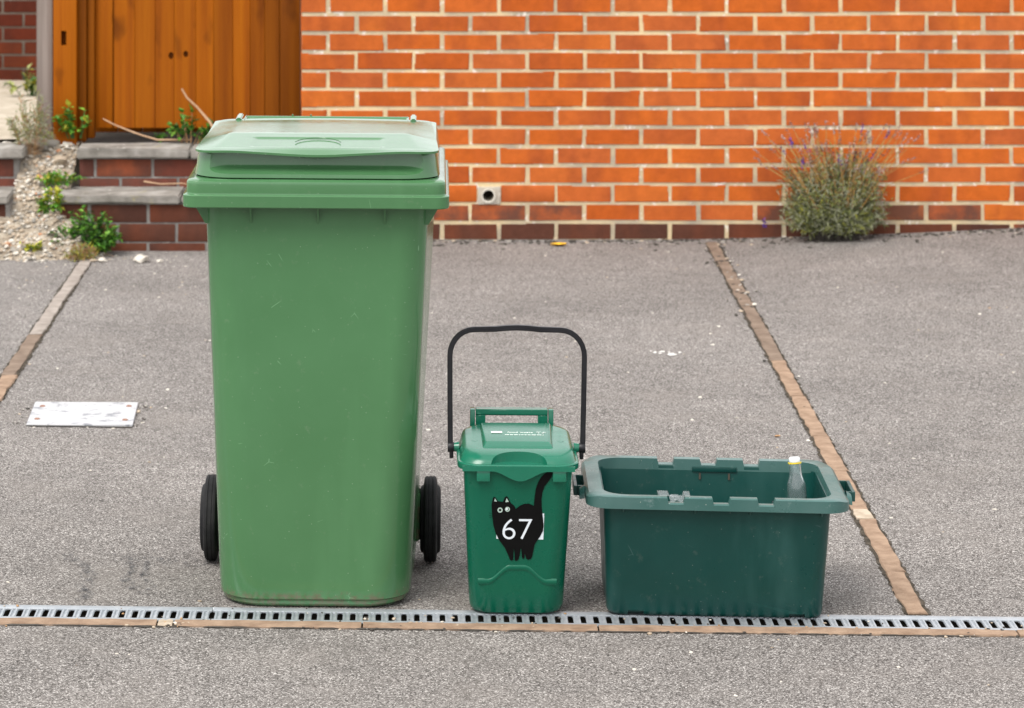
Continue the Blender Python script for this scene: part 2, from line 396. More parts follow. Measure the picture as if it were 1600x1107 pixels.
labs = {-2: 'galvanised slotted drain grate section past the left end of the bins', -1: 'galvanised slotted drain grate section reaching left from the wheeled bin',
        0: 'galvanised slotted drain grate section under the bin and food caddy', 1: 'galvanised slotted drain grate section under the open recycling box',
        2: 'galvanised slotted drain grate section well past the right end of the box'}
for k in range(-2, 3):
    xc = X0 + k + .5
    g = empty('drain_grate', (xc, (D_B + D_F) / 2, cross(xc) - .0012), (0, TILT, 0))
    tag(g, labs[k], 'drain grate', 'drain grate sections across the forecourt')
    link('rail', rail_b, g, (0, .0398, 0)); link('rail', rail_f, g, (0, -.0478, 0))
    for i in range(35):
        link('bar', bar_me, g, (-.5 + PITCH * (i + .5), -.008, -.0006))
# edging in front of the drain
def edging_block(name, L, wd, mat, jit=.0015):
    bm = bmesh.new(); nseg = max(4, int(L / .05))
    vs = []
    for i in range(nseg + 1):
        x = -L / 2 + L * i / nseg
        j = lambda a: random.uniform(-a, a)
        ring = [(x, -wd / 2 + j(jit), -.06), (x, -wd / 2 + j(jit * 2), -.003 + j(.001)), (x, -wd / 2 + .005 + j(jit), .004 + j(.001)), (x, wd / 2 - .005 + j(jit), .004 + j(.001)), (x, wd / 2 + j(jit * 2), -.003), (x, wd / 2, -.06)]
        vs.append([bm.verts.new(p) for p in ring])
    for a, b in zip(vs[:-1], vs[1:]):
        for i in range(5): bm.faces.new((a[i], a[i + 1], b[i + 1], b[i]))
    bm.faces.new(vs[0]); bm.faces.new(vs[-1][::-1])
    return bm_mesh(name, bm, mat, 40)
ed = empty('drain_edging', (0, 7.061, 0)); tag(ed, kind='structure')
jx = [-3.4, -2.5, -1.6, (252 - CX) / 697, (277 - CX) / 697, (567 - CX) / 697, (930 - CX) / 697, (1575 - CX) / 697, 2.25, 3.16]
for i, (a, b) in enumerate(zip(jx[:-1], jx[1:])):
    if b - a < .06: mat = M['stone_b']
    else: mat = M['edging']
    link('edging_block', edging_block('edging_block', b - a - .004, .05, mat), ed, ((a + b) / 2, random.uniform(-.001, .001), cross((a + b) / 2)), (0, TILT, 0))
# ragged dirt line in front of the edging and beside each strip
def ragged(name, pts, w0, w1, mat, dz=.002, step=.012):
    """ragged strip along +direction between two points, random width"""
    a, b = Vector(pts[0]), Vector(pts[1]); L = (b - a).length; d = (b - a).normalized(); s = Vector((-d.y, d.x))
    v, f = [], []; n = int(L / step)
    for i in range(n + 1):
        p = a + d * (L * i / n)
        q = w0 + (w1 - w0) * clamp(noise.noise(Vector((p.x * 25, p.y * 25, 3.1))) * .9 + random.random() * .7)
        for t in (-q, q):
            P = p + s * t; v.append((P.x, P.y, gz(P.x, P.y) + dz))
    for i in range(n): f.append((2 * i, 2 * i + 1, 2 * i + 3, 2 * i + 2))
    return pyd(name, v, f, mat)
XL, XR = -1.232, 1.168
def strip(X0_, X1_, y0, y1, joints, mats):
    e = empty('bay_edging', (X0_, y0, 0)); tag(e, kind='structure')
    ys_ = [y0] + joints + [y1]
    for i, (a, b) in enumerate(zip(ys_[:-1], ys_[1:])):
        t = ((a + b) / 2 - y0) / (y1 - y0); xm = X0_ + (X1_ - X0_) * t; ym = (a + b) / 2
        sl = (gz(xm, b) - gz(xm, a)) / (b - a)
        ob = link('edging_block', edging_block('edging_block', b - a - .004, .05, mats[i % len(mats)], .003), e)
        ob.location = (xm - X0_ + random.uniform(-.003, .003), ym - y0, gz(xm, ym) + .001); ob.rotation_euler = (0, -sl, R(90) + math.atan2(-(X1_ - X0_), y1 - y0))
    dirt = link('edging_dirt', ragged('edging_dirt', ((X0_, y0), (X1_, y1)), .0255, .0345, M['soil']), None); tag(dirt, kind='structure')
strip(1.145, 1.185, D_B + .004, 12.55, [7.57, 8.08, 8.18, 8.62, 9.05, 9.6, 10.15, 10.7, 11.2, 11.6, 12.1], [M['edging'], M['edging'], M['stone_b'], M['edging'], M['edging'], M['edging'], M['edging'], M['edging_br'], M['edging_br'], M['edging_br'], M['edging_br'], M['edging_br']])
strip(-1.24, -1.226, D_B + .004, 12.36, [8.1, 9.0, 9.85, 10.55, 11.4], [M['edging'], M['edging'], M['edging'], M['edging_br'], M['edging_gy'], M['edging_gy']])
o = link('edging_dirt', ragged('edging_dirt', ((-3, D_E), (3, D_E)), .001, .009, M['crumb_and_shade'])); tag(o, kind='structure')

# ---------------------------------------------------------------- stones and scatter
def stone_mesh(name, mat, sub=2, jit=.25, flat=.7, seed=0):
    bm = bmesh.new(); bmesh.ops.create_icosphere(bm, subdivisions=sub, radius=1)
    for vt in bm.verts:
        nn = noise.noise(vt.co * 1.3 + Vector((seed * 7.1, 0, 0))) * jit * 2 + random.uniform(-jit, jit) * .3
        vt.co *= 1 + nn; vt.co.z *= flat
    return bm_mesh(name, bm, mat, 50)
def scatter(name, pts, mats, weights, smin, smax, flat=.6):
    """many little stones joined in one mesh; pts = list of (x,y,z)"""
    bm = bmesh.new(); bmesh.ops.create_icosphere(bm, subdivisions=1, radius=1)
    bv = [vt.co.copy() for vt in bm.verts]; bf = [[q.index for q in fc.verts] for fc in bm.faces]; bm.free()
    v, f, mi = [], [], []
    for (x, y, z) in pts:
        s = smin + (smax - smin) * random.random() ** 2.2; o_ = len(v)
        rot = Matrix.Rotation(random.uniform(0, 6.3), 3, 'Z') @ Matrix.Rotation(random.uniform(-.5, .5), 3, 'X')
        ax = Vector((random.uniform(.8, 1.35), random.uniform(.7, 1.1), random.uniform(flat * .7, flat * 1.3)))
        k = random.choices(range(len(mats)), weights)[0]
        for c in bv:
            p = rot @ Vector((c.x * ax.x, c.y * ax.y, c.z * ax.z)) * s * random.uniform(.88, 1.12)
            v.append((x + p.x, y + p.y, z + p.z + s * flat * .45))
        f += [[i + o_ for i in q] for q in bf]; mi += [k] * len(bf)
    return pyd(name, v, f, mats, 60, mi)

# ---------------------------------------------------------------- brick wall
D_W = 12.658
SW = F / D_W
BL, BH, JT, PZ = .2153, .0655, .010, .0749
def brick_variants(name, L, n, mats, depth=.1, hgt=BH):
    out = []
    for i in range(n):
        bm = bmesh.new(); vs = bm_box(bm, Vector((0, depth / 2, 0)), (L, depth, hgt))
        for vt in vs:
            if vt.co.y < depth / 2: vt.co.x += random.uniform(-.0018, .0018); vt.co.z += random.uniform(-.0014, .0014); vt.co.y += random.uniform(0, .0012)
        bmesh.ops.bevel(bm, geom=[e for e in bm.edges if all(q.co.y < .01 for q in e.verts)], offset=.0035, segments=2, affect='EDGES')
        out.append(bm_mesh(name, bm, mats, 40))
    return out
full_o = brick_variants('brick', BL, 5, M['brick']); full_s = brick_variants('brick', BL, 4, M['brick_st']); full_d = brick_variants('brick', BL, 4, M['brick_dk'])
half_o = brick_variants('brick', .1027, 2, M['brick']); half_s = brick_variants('brick', .1027, 1, M['brick_st']); half_d = brick_variants('brick', .1027, 1, M['brick_dk'])
XW0, XW1 = -.430, 4.6
wall = empty('brick_wall', (XW0, D_W, 0)); tag(wall, 'orange brick garden wall with pale mortar behind the bins', 'wall')
Z0 = .0656 - PZ                                   # top of the mortar bed below the lowest visible course
NC = 17
wl = wall.location
core = box_mesh('mortar', (XW1 - XW0 - .008, .2, NC * PZ + .25), M['mortar'], 0)
_pw = Wp(763, 306, D_W)
_q = bmesh.new(); bmesh.ops.create_cone(_q, segments=28, radius1=.029, radius2=.029, depth=.3, cap_ends=True, matrix=Matrix.Translation((_pw.x - XW0 - (XW1 - XW0) / 2, -.1, _pw.z - (NC * PZ / 2 + Z0 - .125))) @ Matrix.Rotation(R(90), 4, 'X'))
core = boolean(core, [bm_mesh('cutter', _q, M['mortar'])])
link('mortar', core, wall, ((XW1 - XW0) / 2, .1035, NC * PZ / 2 + Z0 - .125))
rest_v, rest_f = [], []
pipe_px = 763
for c in range(NC):
    zc = Z0 + PZ * c + PZ / 2 + .004
    x = XW0; first_half = (c % 2 == 0)
    while x < XW1 - .05:
        L = .1027 if (first_half and x == XW0) else BL
        vis = c <= 13 and x < 2.75
        xc = x + L / 2
        dj = random.uniform(-.0012, .0012)
        Lc = L; cut = False
        if c == 2 and x < Wp(765, 300, D_W).x < x + L + .02:       # brick cut short beside the pipe
            x_l, x_r = Wp(745, 300, D_W).x, Wp(783, 300, D_W).x
            me = box_mesh('brick', (x_l - x, .1, BH), M['brick'], .003, c=(0, .05, 0)); link('brick', me, wall, ((x + x_l) / 2 - wl.x, -.0005, zc))
            x2 = x + L + JT; nx = x2 + BL
            me = box_mesh('brick', (nx - x_r, .1, BH), M['brick'], .003, c=(0, .05, 0)); link('brick', me, wall, ((nx + x_r) / 2 - wl.x, -.0005, zc))
            x = nx + JT; continue
        if vis:
            t = noise.noise(Vector((xc * 1.7, c * .9, 4.2)))
            if c == 0: pool = (half_d if L < .2 else full_d) if t < .22 or xc < .95 else (half_s if L < .2 else full_s)
            elif c == 1: pool = (half_s if L < .2 else full_s) if (xc < .72 or (1.45 < xc < 2.2 and t < .2)) else (half_o if L < .2 else full_o)
            elif c == -1: pool = full_d
            else: pool = half_o if L < .2 else full_o
            link('brick', random.choice(pool), wall, (xc - wl.x, random.uniform(-.001, .0008), zc + dj), (0, random.uniform(-.003, .003), 0))
        else:
            s_ = len(rest_v)
            x0_, x1_ = x - wl.x, x + L - wl.x
            z0_, z1_ = zc - BH / 2, zc + BH / 2
            rest_v += [(x0_, 0, z0_), (x1_, 0, z0_), (x1_, 0, z1_), (x0_, 0, z1_), (x0_, .1, z0_), (x1_, .1, z0_), (x1_, .1, z1_), (x0_, .1, z1_)]
            rest_f += [tuple(s_ + i for i in q) for q in ((0, 1, 2, 3), (5, 4, 7, 6), (4, 0, 3, 7), (1, 5, 6, 2), (3, 2, 6, 7), (4, 5, 1, 0))]
        x += L + JT
o = link('brick_courses', pyd('brick_courses', rest_v, rest_f, M['brick']), wall); tag(o, kind='stuff')
# a course below the lowest one, mostly under the tarmac
x = XW0
while x < 2.7:
    link('brick', random.choice(full_d), wall, (x + BL / 2 - wl.x, .001, Z0 - PZ / 2 + .004)); x += BL + JT
cp = box_mesh('coping', (XW1 - XW0 + .06, .29, .06), M['slab'], .008); link('coping', cp, wall, ((XW1 - XW0) / 2, .1, NC * PZ + Z0 + .034))
# weep pipe
pc = Wp(763, 306, D_W) - wl
pt_me = box_mesh('mortar_patch', ((783 - 745) / SW - .006, .05, .068), M['patch'], .004, c=(0, .025, 0), jit=.002)
cyl = bmesh.new(); bmesh.ops.create_cone(cyl, segments=24, radius1=.0255, radius2=.0255, depth=.4, cap_ends=True, matrix=Matrix.Rotation(R(90), 4, 'X'))
cme = bm_mesh('cutter', cyl, M['patch'])
pt = link('mortar_patch', boolean(pt_me, [cme]), wall, (Wp(764, 0, D_W).x - wl.x, -.0035, pc.z))
pv, pf = lathe([(.0285, -.008), (.0285, .14), (.0225, .14), (.0225, -.008)], 28, closed=True)
pv = [(a, c, b) for a, b, c in pv]
link('weep_pipe', pyd('weep_pipe', pv, pf, M['pipe'], 40), wall, (pc.x, -.003, pc.z))
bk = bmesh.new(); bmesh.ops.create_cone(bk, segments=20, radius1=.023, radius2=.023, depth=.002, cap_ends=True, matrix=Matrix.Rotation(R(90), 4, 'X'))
link('pipe_shadow_stop', bm_mesh('pipe_shade_back', bk, M['gutter_and_shade']), wall, (pc.x, .132, pc.z)).name = 'pipe_shade_disc'  # dark disc painting the shade deep inside the pipe

# ---------------------------------------------------------------- steps, gate, background on the left
def steps(name, label, x_l, x_r, slabs1, slabs2, bricks_mat, off=0.):
    st = empty(name, (x_l, 12.37, 0)); tag(st, label, 'steps'); L = st.location
    def bx(nm, x0, x1, y0, y1, z0, z1, mat, bev=0.): link(nm, box_mesh(nm, (x1 - x0, y1 - y0, z1 - z0), mat, bev), st, ((x0 + x1) / 2 - L.x, (y0 + y1) / 2 - L.y, (z0 + z1) / 2))
    bx('mortar', x_l + .005, x_r, 12.374, 12.9, -.1, .183, M['mortar_dk']); bx('mortar', x_l + .05, x_r, 12.664, 13.05, .184, .322, M['mortar_dk'])
    for (y, z, sh, xa) in ((12.37, .0705, .0, x_l), (12.37, .1455, .11, x_l), (12.37, -.0045, .11, x_l), (12.66, .2075, .06, x_l + .045), (12.66, .2835, .16, x_l + .045)):
        x = xa - sh
        while x < x_r - .02:
            a, b = max(x, xa), min(x + BL, x_r)
            if b - a > .03:
                link('brick', box_mesh('brick', (b - a, .1, BH + .003), bricks_mat if y > 12.5 else M['brick_dk'], .003, c=(0, .05, 0), jit=.001), st, ((a + b) / 2 - L.x, y - L.y, z))
            x += BL + .012
    for (x0, x1) in slabs1:
        slab(st, x0, x1, 12.345, 12.66, .186, .213)
    for (x0, x1) in slabs2:
        slab(st, x0, x1, 12.62, 12.81, .326, .364)
    return st
def slab(st, x0, x1, y0, y1, z0, z1):
    bm = bmesh.new(); bm_box(bm, Vector((0, 0, 0)), (x1 - x0, y1 - y0, z1 - z0), jit=.004)
    bmesh.ops.subdivide_edges(bm, edges=bm.edges[:], cuts=4, use_grid_fill=True)
    for vt in bm.verts: vt.co += noise.noise_vector(vt.co * 18 + Vector((x0, y0, 0)) * 9) * .003
    bmesh.ops.bevel(bm, geom=[e for e in bm.edges if e.calc_face_angle(0) > 1.0], offset=.006, segments=2, affect='EDGES')
    L = st.location
    link('slab', bm_mesh('slab', bm, M['slab'], 40), st, ((x0 + x1) / 2 - L.x, (y0 + y1) / 2 - L.y, (z0 + z1) / 2))
steps('garden_steps', 'two brick steps with grey concrete slab treads under the wooden gate', -1.35, -.44, [(-1.365, -.888), (-.882, -.44)], [(-1.313, -.868), (-.862, -.44)], M['brick_red'])
steps('garden_steps', 'brick step block with lichened slabs beside the rubble, opposite the gate steps', -2.35, -1.545, [(-2.0, -1.55), (-2.35, -2.006)], [(-1.98, -1.523), (-2.35, -1.986)], M['brick_red'])

YG = 12.95
SG = F / YG
gate = empty('wooden_gate', (Wp(310, 0, YG).x, YG, .40)); tag(gate, 'orange stained vertical board gate with two dark knot holes', 'gate'); gl = gate.location
def gx(px, Y=YG): return (px - CX) * Y / F
edges = [178, 211, 243, 272.5, 306, 334, 364, 391, 414, 437]
ZB, ZT = .408, 1.28
for i, (a, b) in enumerate(zip(edges[:-1], edges[1:])):
    x0, x1 = gx(a), gx(b); w_ = x1 - x0
    me = box_mesh('board', (w_ - .0004, .018, ZT - ZB), M['wood_dk' if a > 400 else 'wood'], .0016, 1)
    if a in (243, 272.5):
        px, py, rx = (267.5, 87, .011) if a == 243 else (290.5, 84.5, .0105)
        q = bmesh.new(); bmesh.ops.create_cone(q, segments=16, radius1=rx, radius2=rx, depth=.1, cap_ends=True, matrix=Matrix.Translation((gx(px) - (x0 + x1) / 2, 0, H - (py - YH) / SG - (ZB + ZT) / 2)) @ Matrix.Diagonal((.95, 1, 1.3, 1)) @ Matrix.Rotation(R(90), 4, 'X'))
        me = boolean(me, [bm_mesh('cutter', q, M['hole'])])
    link('board', me, gate, ((x0 + x1) / 2 - gl.x, random.uniform(-.0012, .0012), (ZB + ZT) / 2 - gl.z))
def gpart(nm, a, b, y, d, z0, z1, mat):
    return link(nm, box_mesh(nm, (gx(b) - gx(a) - .002, d, z1 - z0), mat, .004), gate, ((gx(a) + gx(b)) / 2 - gl.x, y - gl.y + d / 2, (z0 + z1) / 2 - gl.z))
for a in edges[:-1]: link('tongue', box_mesh('tongue', (.012, .006, ZT - ZB - .004), M['wood_dk'], 0), gate, (gx(a) - gl.x, .0035, (ZB + ZT) / 2 - gl.z))
gpart('stile', 148.5, 177, YG - .012, .045, ZB, ZT, M['wood'])
for z in (.62, 1.08): gpart('ledge', 178, 437, YG + .0105, .03, z, z + .14, M['wood_dk'])
def post(label, a, b, y, d, z0, z1, mat, name='gate_post', cutter=None):
    x0, x1 = gx(a, y), gx(b, y)
    me = box_mesh(name, (x1 - x0, d, z1 - z0), mat, .005)
    if cutter: me = boolean(me, [cutter((x0 + x1) / 2, y + d / 2, (z0 + z1) / 2)])
    o_ = link(name, me, None, ((x0 + x1) / 2, y + d / 2, (z0 + z1) / 2)); tag(o_, label, 'post'); return o_
def slot(cx_, cy_, cz_):
    p = Wp(99.5, 60, 12.85); return box_mesh('cutter', (.021, .1, .058), M['hole'], 0, c=(p.x - cx_, -.045, p.z - cz_))
post('broad orange stained gate post with a small square slot cut in it', 83, 119.5, 12.85, .1, .33, 1.36, M['wood'], cutter=slot)
post('narrow orange stained batten between the slotted post and the gate', 120.5, 135, 12.89, .06, .36, 1.36, M['wood_dk'], 'gate_batten')
post('thin dark stained gate stop strip hard against the gate stile', 136, 147.5, 12.91, .06, .37, 1.36, M['wood_dk'], 'gate_stop')
post('grey weathered timber post standing beside the orange slotted post', 57, 82.5, 12.88, .1, .25, 1.36, M['wood_gy'], 'fence_post')
post('dark stained gate post against the end of the brick wall', 437.5, 469, 12.87, .1, .36, 1.36, M['wood_dk'])

# far wall and path behind the left posts
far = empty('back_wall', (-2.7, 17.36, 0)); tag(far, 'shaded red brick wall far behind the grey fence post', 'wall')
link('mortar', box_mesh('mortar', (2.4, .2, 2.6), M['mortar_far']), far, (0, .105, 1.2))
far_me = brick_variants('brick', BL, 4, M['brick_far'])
rv, rf = [], []
for c in range(33):
    x = -1.2 - (.1125 if c % 2 else 0)
    while x < 1.15:
        z = .02 + PZ * c; wx = x + BL / 2 - 2.7
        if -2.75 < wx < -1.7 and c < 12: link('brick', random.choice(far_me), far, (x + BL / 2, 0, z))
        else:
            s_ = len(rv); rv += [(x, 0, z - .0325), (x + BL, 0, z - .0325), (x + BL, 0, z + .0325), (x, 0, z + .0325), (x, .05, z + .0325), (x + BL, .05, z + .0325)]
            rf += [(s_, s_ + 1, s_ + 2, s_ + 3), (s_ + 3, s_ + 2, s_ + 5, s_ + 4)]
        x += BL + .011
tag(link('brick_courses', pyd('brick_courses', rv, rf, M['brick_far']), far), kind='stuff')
def hp(x, y): return .355 - .21 * sm((y - 12.9) / 4.3) + .012 * noise.noise(Vector((x * 4, y * 4, 0)))
o = link('garden_path', sheet('garden_path', [-5.1 + .1 * i for i in range(38)], [12.98 + .11 * i for i in range(41)], M['path'], 0, hp)); tag(o, kind='structure')

o = link('gate_gap_shade', sheet('gate_gap_shade', [-1.32, -.9, -.4, .4], [12.805, 13.5, 15, 17], M['crumb_and_shade'], 0, lambda x, y: .345)); tag(o, kind='structure')  # dark sheet painting the shade on the ground behind the gate
gf = empty('gap_shade_fence', (-.85, 13.34, .3)); tag(gf, 'made-up dark board fence added behind the gate to shade the gap under it', 'fence')  # unseen fence added to darken the gap beneath the gate
for i in range(12): link('board', box_mesh('board', (.1, .018, .95), M['wood_dk'], .003), gf, (-.62 + .102 * i, 0, .475))  # boards of the added fence that shades the gap
# rubble slope between the two flights of steps
def hr(x, y):
    t = clamp((y - 12.12) / .72); z = .36 * t ** .9
    side = sm((x + 2.1) / .25) * sm((-1.14 - x) / .16)
    if y < 12.36 or x > -1.33: z *= side
    return max(gz(x, y) - .012, z - .012 + .025 * noise.noise(Vector((x * 14, y * 14, 0))) + .012 * noise.noise(Vector((x * 40, y * 40, 0))))
gx_ = [-2.05 + .02 * i for i in range(51)]
rs_ = sheet('rubble_slope', gx_, [12.1 + .02 * i for i in range(47)], M['rubble'], 0, hr)
bm = bmesh.new(); bm.from_mesh(rs_)
dead = [q for q in bm.faces if (lambda c: (c.x > -1.335 and c.y > 12.40) or (c.x > -1.29 and c.y > 12.345) or (c.x < -1.56 and c.y > 12.40))(q.calc_center_median())]
bmesh.ops.delete(bm, geom=dead, context='FACES'); bm.to_mesh(rs_); bm.free()
o = link('rubble_slope', rs_); tag(o, kind='structure')
pts = []
while len(pts) < 3600:
    y = random.uniform(12.1, 12.95); x = random.uniform(-1.95, -1.05)
    if y > 12.34 and not (-1.55 < x < -1.33): continue
    if y > 12.6 and not (-1.53 < x < -1.3): continue
    if y < 12.3 and random.random() > .85 * sm((x + 2.0) / .3) * sm((-.98 - x) / .35): continue
    pts.append((x, y, hr(x, y)))
o = link('gravel', scatter('gravel', pts, [M['stone_w'], M['stone_b'], M['stone_g'], M['stone_o']], [3, 6, 3, .3], .003, .0125)); tag(o, 'pale gravel and stone chips spilling between the steps', 'gravel', kind='stuff')
# larger stones
big = [(40, 338, .042, 'b'), (62, 340, .036, 'g'), (80, 378, .04, 'g'), (95, 252, .04, 'b'), (62, 256, .05, 'b'), (105, 292, .026, 'w'), (12, 375, .026, 'w'), (32, 376, .024, 'w'),
       (160, 389, .022, 'w'), (222, 384, .034, 'w'), (250, 386, .014, 'w'), (50, 300, .04, 'b'), (60, 320, .05, 'g'), (10, 388, .022, 'w'), (48, 276, .022, 'b'), (24, 308, .014, 'o'), (145, 388, .014, 'b')]
STONE_LABELS = ['broad buff stone half way down the rubble slope', 'grey stone touching the broad buff stone on the rubble', 'squarish grey stone at the gravel edge beside the green clump', 'buff stone at the slope top below the orange post',
    'wide flat buff stone under the sparse lavender plant', 'white chip at the end of the lower slab tread', 'white stone at the tarmac edge left of the yellow weed', 'white stone just beside the tiny yellow weed',
    'white stone between the green clump and the brick riser', 'long white stone at the foot of the brown brick riser', 'little white pebble near the long white stone', 'buff stone beside the small upright weed',
    'grey stone above the broad buff stone on the rubble', 'white pebble resting on the tarmac edge by the gravel', 'buff stone by the side of the red brick block', 'small orange brick fragment lying in the gravel', 'buff pebble beside the dry straw tuft']
for i, (px, py, s, c) in enumerate(big):
    Y = 12.25 + .5 * clamp((388 - py) / 150)
    for _ in range(12):
        p = Wp(px, py, Y); h = hr(p.x, Y) if p.x < -1.05 else gz(p.x, Y)
        Y += clamp((p.z - h - s * .3) * -2.2, -.05, .05)
        Y = clamp(Y, 12.1, 12.85)
    x = (px - CX) * Y / F; h = hr(x, Y) if x < -1.05 else gz(x, Y)
    if x > -1.2 : Y = min(Y, 12.3); x = (px - CX) * Y / F; h = gz(x, Y)
    me = stone_mesh('stone', M['stone_' + c], 2, .32, .5, i)
    q = link('stone', me, None, (x, Y, h + s * .3), (random.uniform(-.2, .2), random.uniform(-.2, .2), random.uniform(0, 6))); q.scale = (s * 1.1, s * .8, s)
    tag(q, STONE_LABELS[i], 'stone', 'stones lying in the gravel by the steps')
# crumbs at the foot of the wall and loose grit on the tarmac
pts = []
for i in range(1500):
    x = random.uniform(-.6, 2.9); y = D_W - .02 - abs(random.gauss(0, .07)) * (1.5 if noise.noise(Vector((x * 6, 0, 0))) > 0 else .6); pts.append((x, y, gz(x, y) - .002))
o = link('wall_debris', scatter('wall_debris', pts, [M['crumb_and_shade'], M['stone_g'], M['stone_b']], [14, 2, 1], .003, .012, .45)); tag(o, 'dark crumbs of soil along the foot of the brick wall', 'debris', kind='stuff')
pts = []
for i in range(420):
    x, y = random.uniform(-1.9, 2.5), random.uniform(6.3, 12.5)
    pts.append((x, y, gz(x, y) - .001))
for i in range(160):
    x, y = random.gauss(-1.1, .35), 12.25 - abs(random.gauss(0, .55)); pts.append((x, y, gz(x, y) - .001))
pts = [p for p in pts if not (D_E - .01 < p[1] < D_B + .01)]
o = link('loose_grit', scatter('loose_grit', pts, [M['stone_w'], M['stone_b'], M['leaf_br']], [8, 3, .5], .0015, .0065, .45)); tag(o, 'loose white grit scattered over the tarmac', 'grit', kind='stuff')
pts = []
for i in range(170):
    x = random.uniform(-1, 1.5); y = random.choice([random.gauss(D_F, .012), random.gauss(D_E, .012), random.uniform(D_E, D_B)]); pts.append((x, y, cross(x) + .0015))
for dx in range(26): x = (573 - CX) * 7.13 / F + random.gauss(0, .004); pts.append((x, 7.13 + random.gauss(0, .006), cross(x) - .004))
for dx in range(40): x = (268 - CX) * 7.06 / F + random.gauss(0, .02); pts.append((x, 7.05 + random.gauss(0, .012), cross(x) + .002))
o = link('drain_debris', scatter('drain_debris', pts, [M['stone_b'], M['crumb_and_shade'], M['stone_w'], M['leaf_br']], [4, 6, 2, 1.5], .0015, .0055, .5)); tag(o, 'bits of grit and leaf caught along the drain grate', 'debris', kind='stuff')
pts = []
for i in range(120):                           # pebbles lodged along the far end of the right strip
    y = 12.5 - abs(random.gauss(0, .7)) * 1.3; x = 1.145 + .04 * (y - 7.2) / 5.3 + random.gauss(0, .022); pts.append((x, y, gz(x, y) + .003))
o = link('strip_pebbles', scatter('strip_pebbles', pts, [M['stone_w'], M['stone_b'], M['crumb_and_shade'], M['stone_g']], [2, 2, 7, 2], .003, .011, .35)); tag(o, 'pebbles and dirt lodged on the right bay edging', 'pebbles', kind='stuff')

# ---------------------------------------------------------------- wheeled bin
bx0, by0 = -.2145, 7.25
wb = empty('wheeled_bin', (bx0, by0, gz(bx0, by0)), (0, .006, -.008)); tag(wb, 'tall green wheeled bin with closed lid and black wheels', 'wheeled bin')
N = 10
SB = [sec(0, .196, -.034, .40, .09, n=N), sec(.005, .203, -.043, .40, .092, n=N), sec(.010, .2065, -.047, .41, .092, n=N), sec(.017, .207, -.047, .41, .092, n=N), sec(.022, .213, -.052, .415, .092, n=N), sec(.06, .2155, -.054, .42, .092, n=N)]
for i in range(1, 9):
    t = i / 8; SB.append(sec(.06 + .885 * t,   .2155 + .0365 * t, -.054 - .008 * t, .42 + .11 * t, .092 - .04 * t, n=N))
SB = [[(x * (1 + .075 * clamp((y + .05) / .5)), y, z) for x, y, z in q] for q in SB]
v, f = loft(SB); body = link('body', pyd('body', v, f, M['bin'], 40), wb)
ZR = .912
def rsec(z, off, zf=0): return sec(z, .2985 - off, -.11 + off, .565 - off, .03 + (0.03 if off > .03 else 0), n=N)
RS = [rsec(.944, .052), rsec(.944, .0075), rsec(ZR, .0055), rsec(ZR, .0015), rsec(ZR + .002, 0), rsec(ZR + .0265, 0), rsec(ZR + .0275, .001), rsec(ZR + .0295, .0065), rsec(ZR + .031, .0072), rsec(ZR + .033, .0072), rsec(ZR + .0525, .0076), rsec(ZR + .0545, .0078), rsec(ZR + .058, .0092), rsec(ZR + .0608, .0135), rsec(ZR + .062, .03), rsec(ZR + .062, .07), rsec(.95, .07)]
v, f = loft(RS, ring=True); rim = link('rim', pyd('rim', v, f, M['bin'], 35), wb, (0, 0, -.004))
for x in (-.149, .002, .152):
    bm = poly_plate([Vector((x, -.05, .938)), Vector((x, -.1005, .938)), Vector((x, -.1005, .925)), Vector((x, -.0575, .862)), Vector((x, -.045, .862))], Vector((.0045, 0, 0)))
    link('rib', bm_mesh('rib', bm, M['bin']), body)
for s in (-1, 1):
    for (y, nm) in ((-.028, 'gusset'), (.2, 'gusset'), (.45, 'gusset')):
        bm = poly_plate([Vector((s * .235, y, .938)), Vector((s * .288, y, .938)), Vector((s * .287, y, .921)), Vector((s * .252, y, .862)), Vector((s * .235, y, .862))], Vector((0, .012, 0)))
        link(nm, bm_mesh(nm, bm, M['bin']), body)
# lid: skirt, recessed band, overhanging top plate
LS = []
for (z, off) in ((.9755, .002), (.977, 0), (.995, .003), (1.015, .005), (1.0305, .008)):
    LS.append(sec(z, .277 - off, -.085 + off * .8, .575 - off * .6, .085, n=N, r2=.04))
v, f = loft(LS); lid_shell = pyd('lid', v, f, M['bin'], 40)
v, f = loft([sec(z, hw_, -.3, yb, .085, n=8, r2=.08, shear=sh_) for z, hw_, yb, sh_ in ((1.0085, .256, -.050, .28), (1.0115, .2635, -.0455, .28), (1.0145, .2655, -.044, .28), (1.06, .2665, -.040, 0.))]); cut_me = pyd('cutter', v, f, M['bin'], 40)
lid = link('lid', boolean(lid_shell, [cut_me]), wb, (0, 0, -.004))
def hwl(y):
    t = (y + .083) / .66; h = .276 - .02 * t
    r = .055; d = y + .083
    if d < r: h -= r - math.sqrt(max(0, r * r - (r - d) ** 2))
    d = .577 - y
    if d < .03: h -= .03 - math.sqrt(max(0, .0009 - (.03 - d) ** 2))
    return h
def pw(t, pts):
    for (a, b), (c, d) in zip(pts[:-1], pts[1:]):
        if t <= c: return b + (d - b) * clamp((t - a) / (c - a))
    return pts[-1][1]
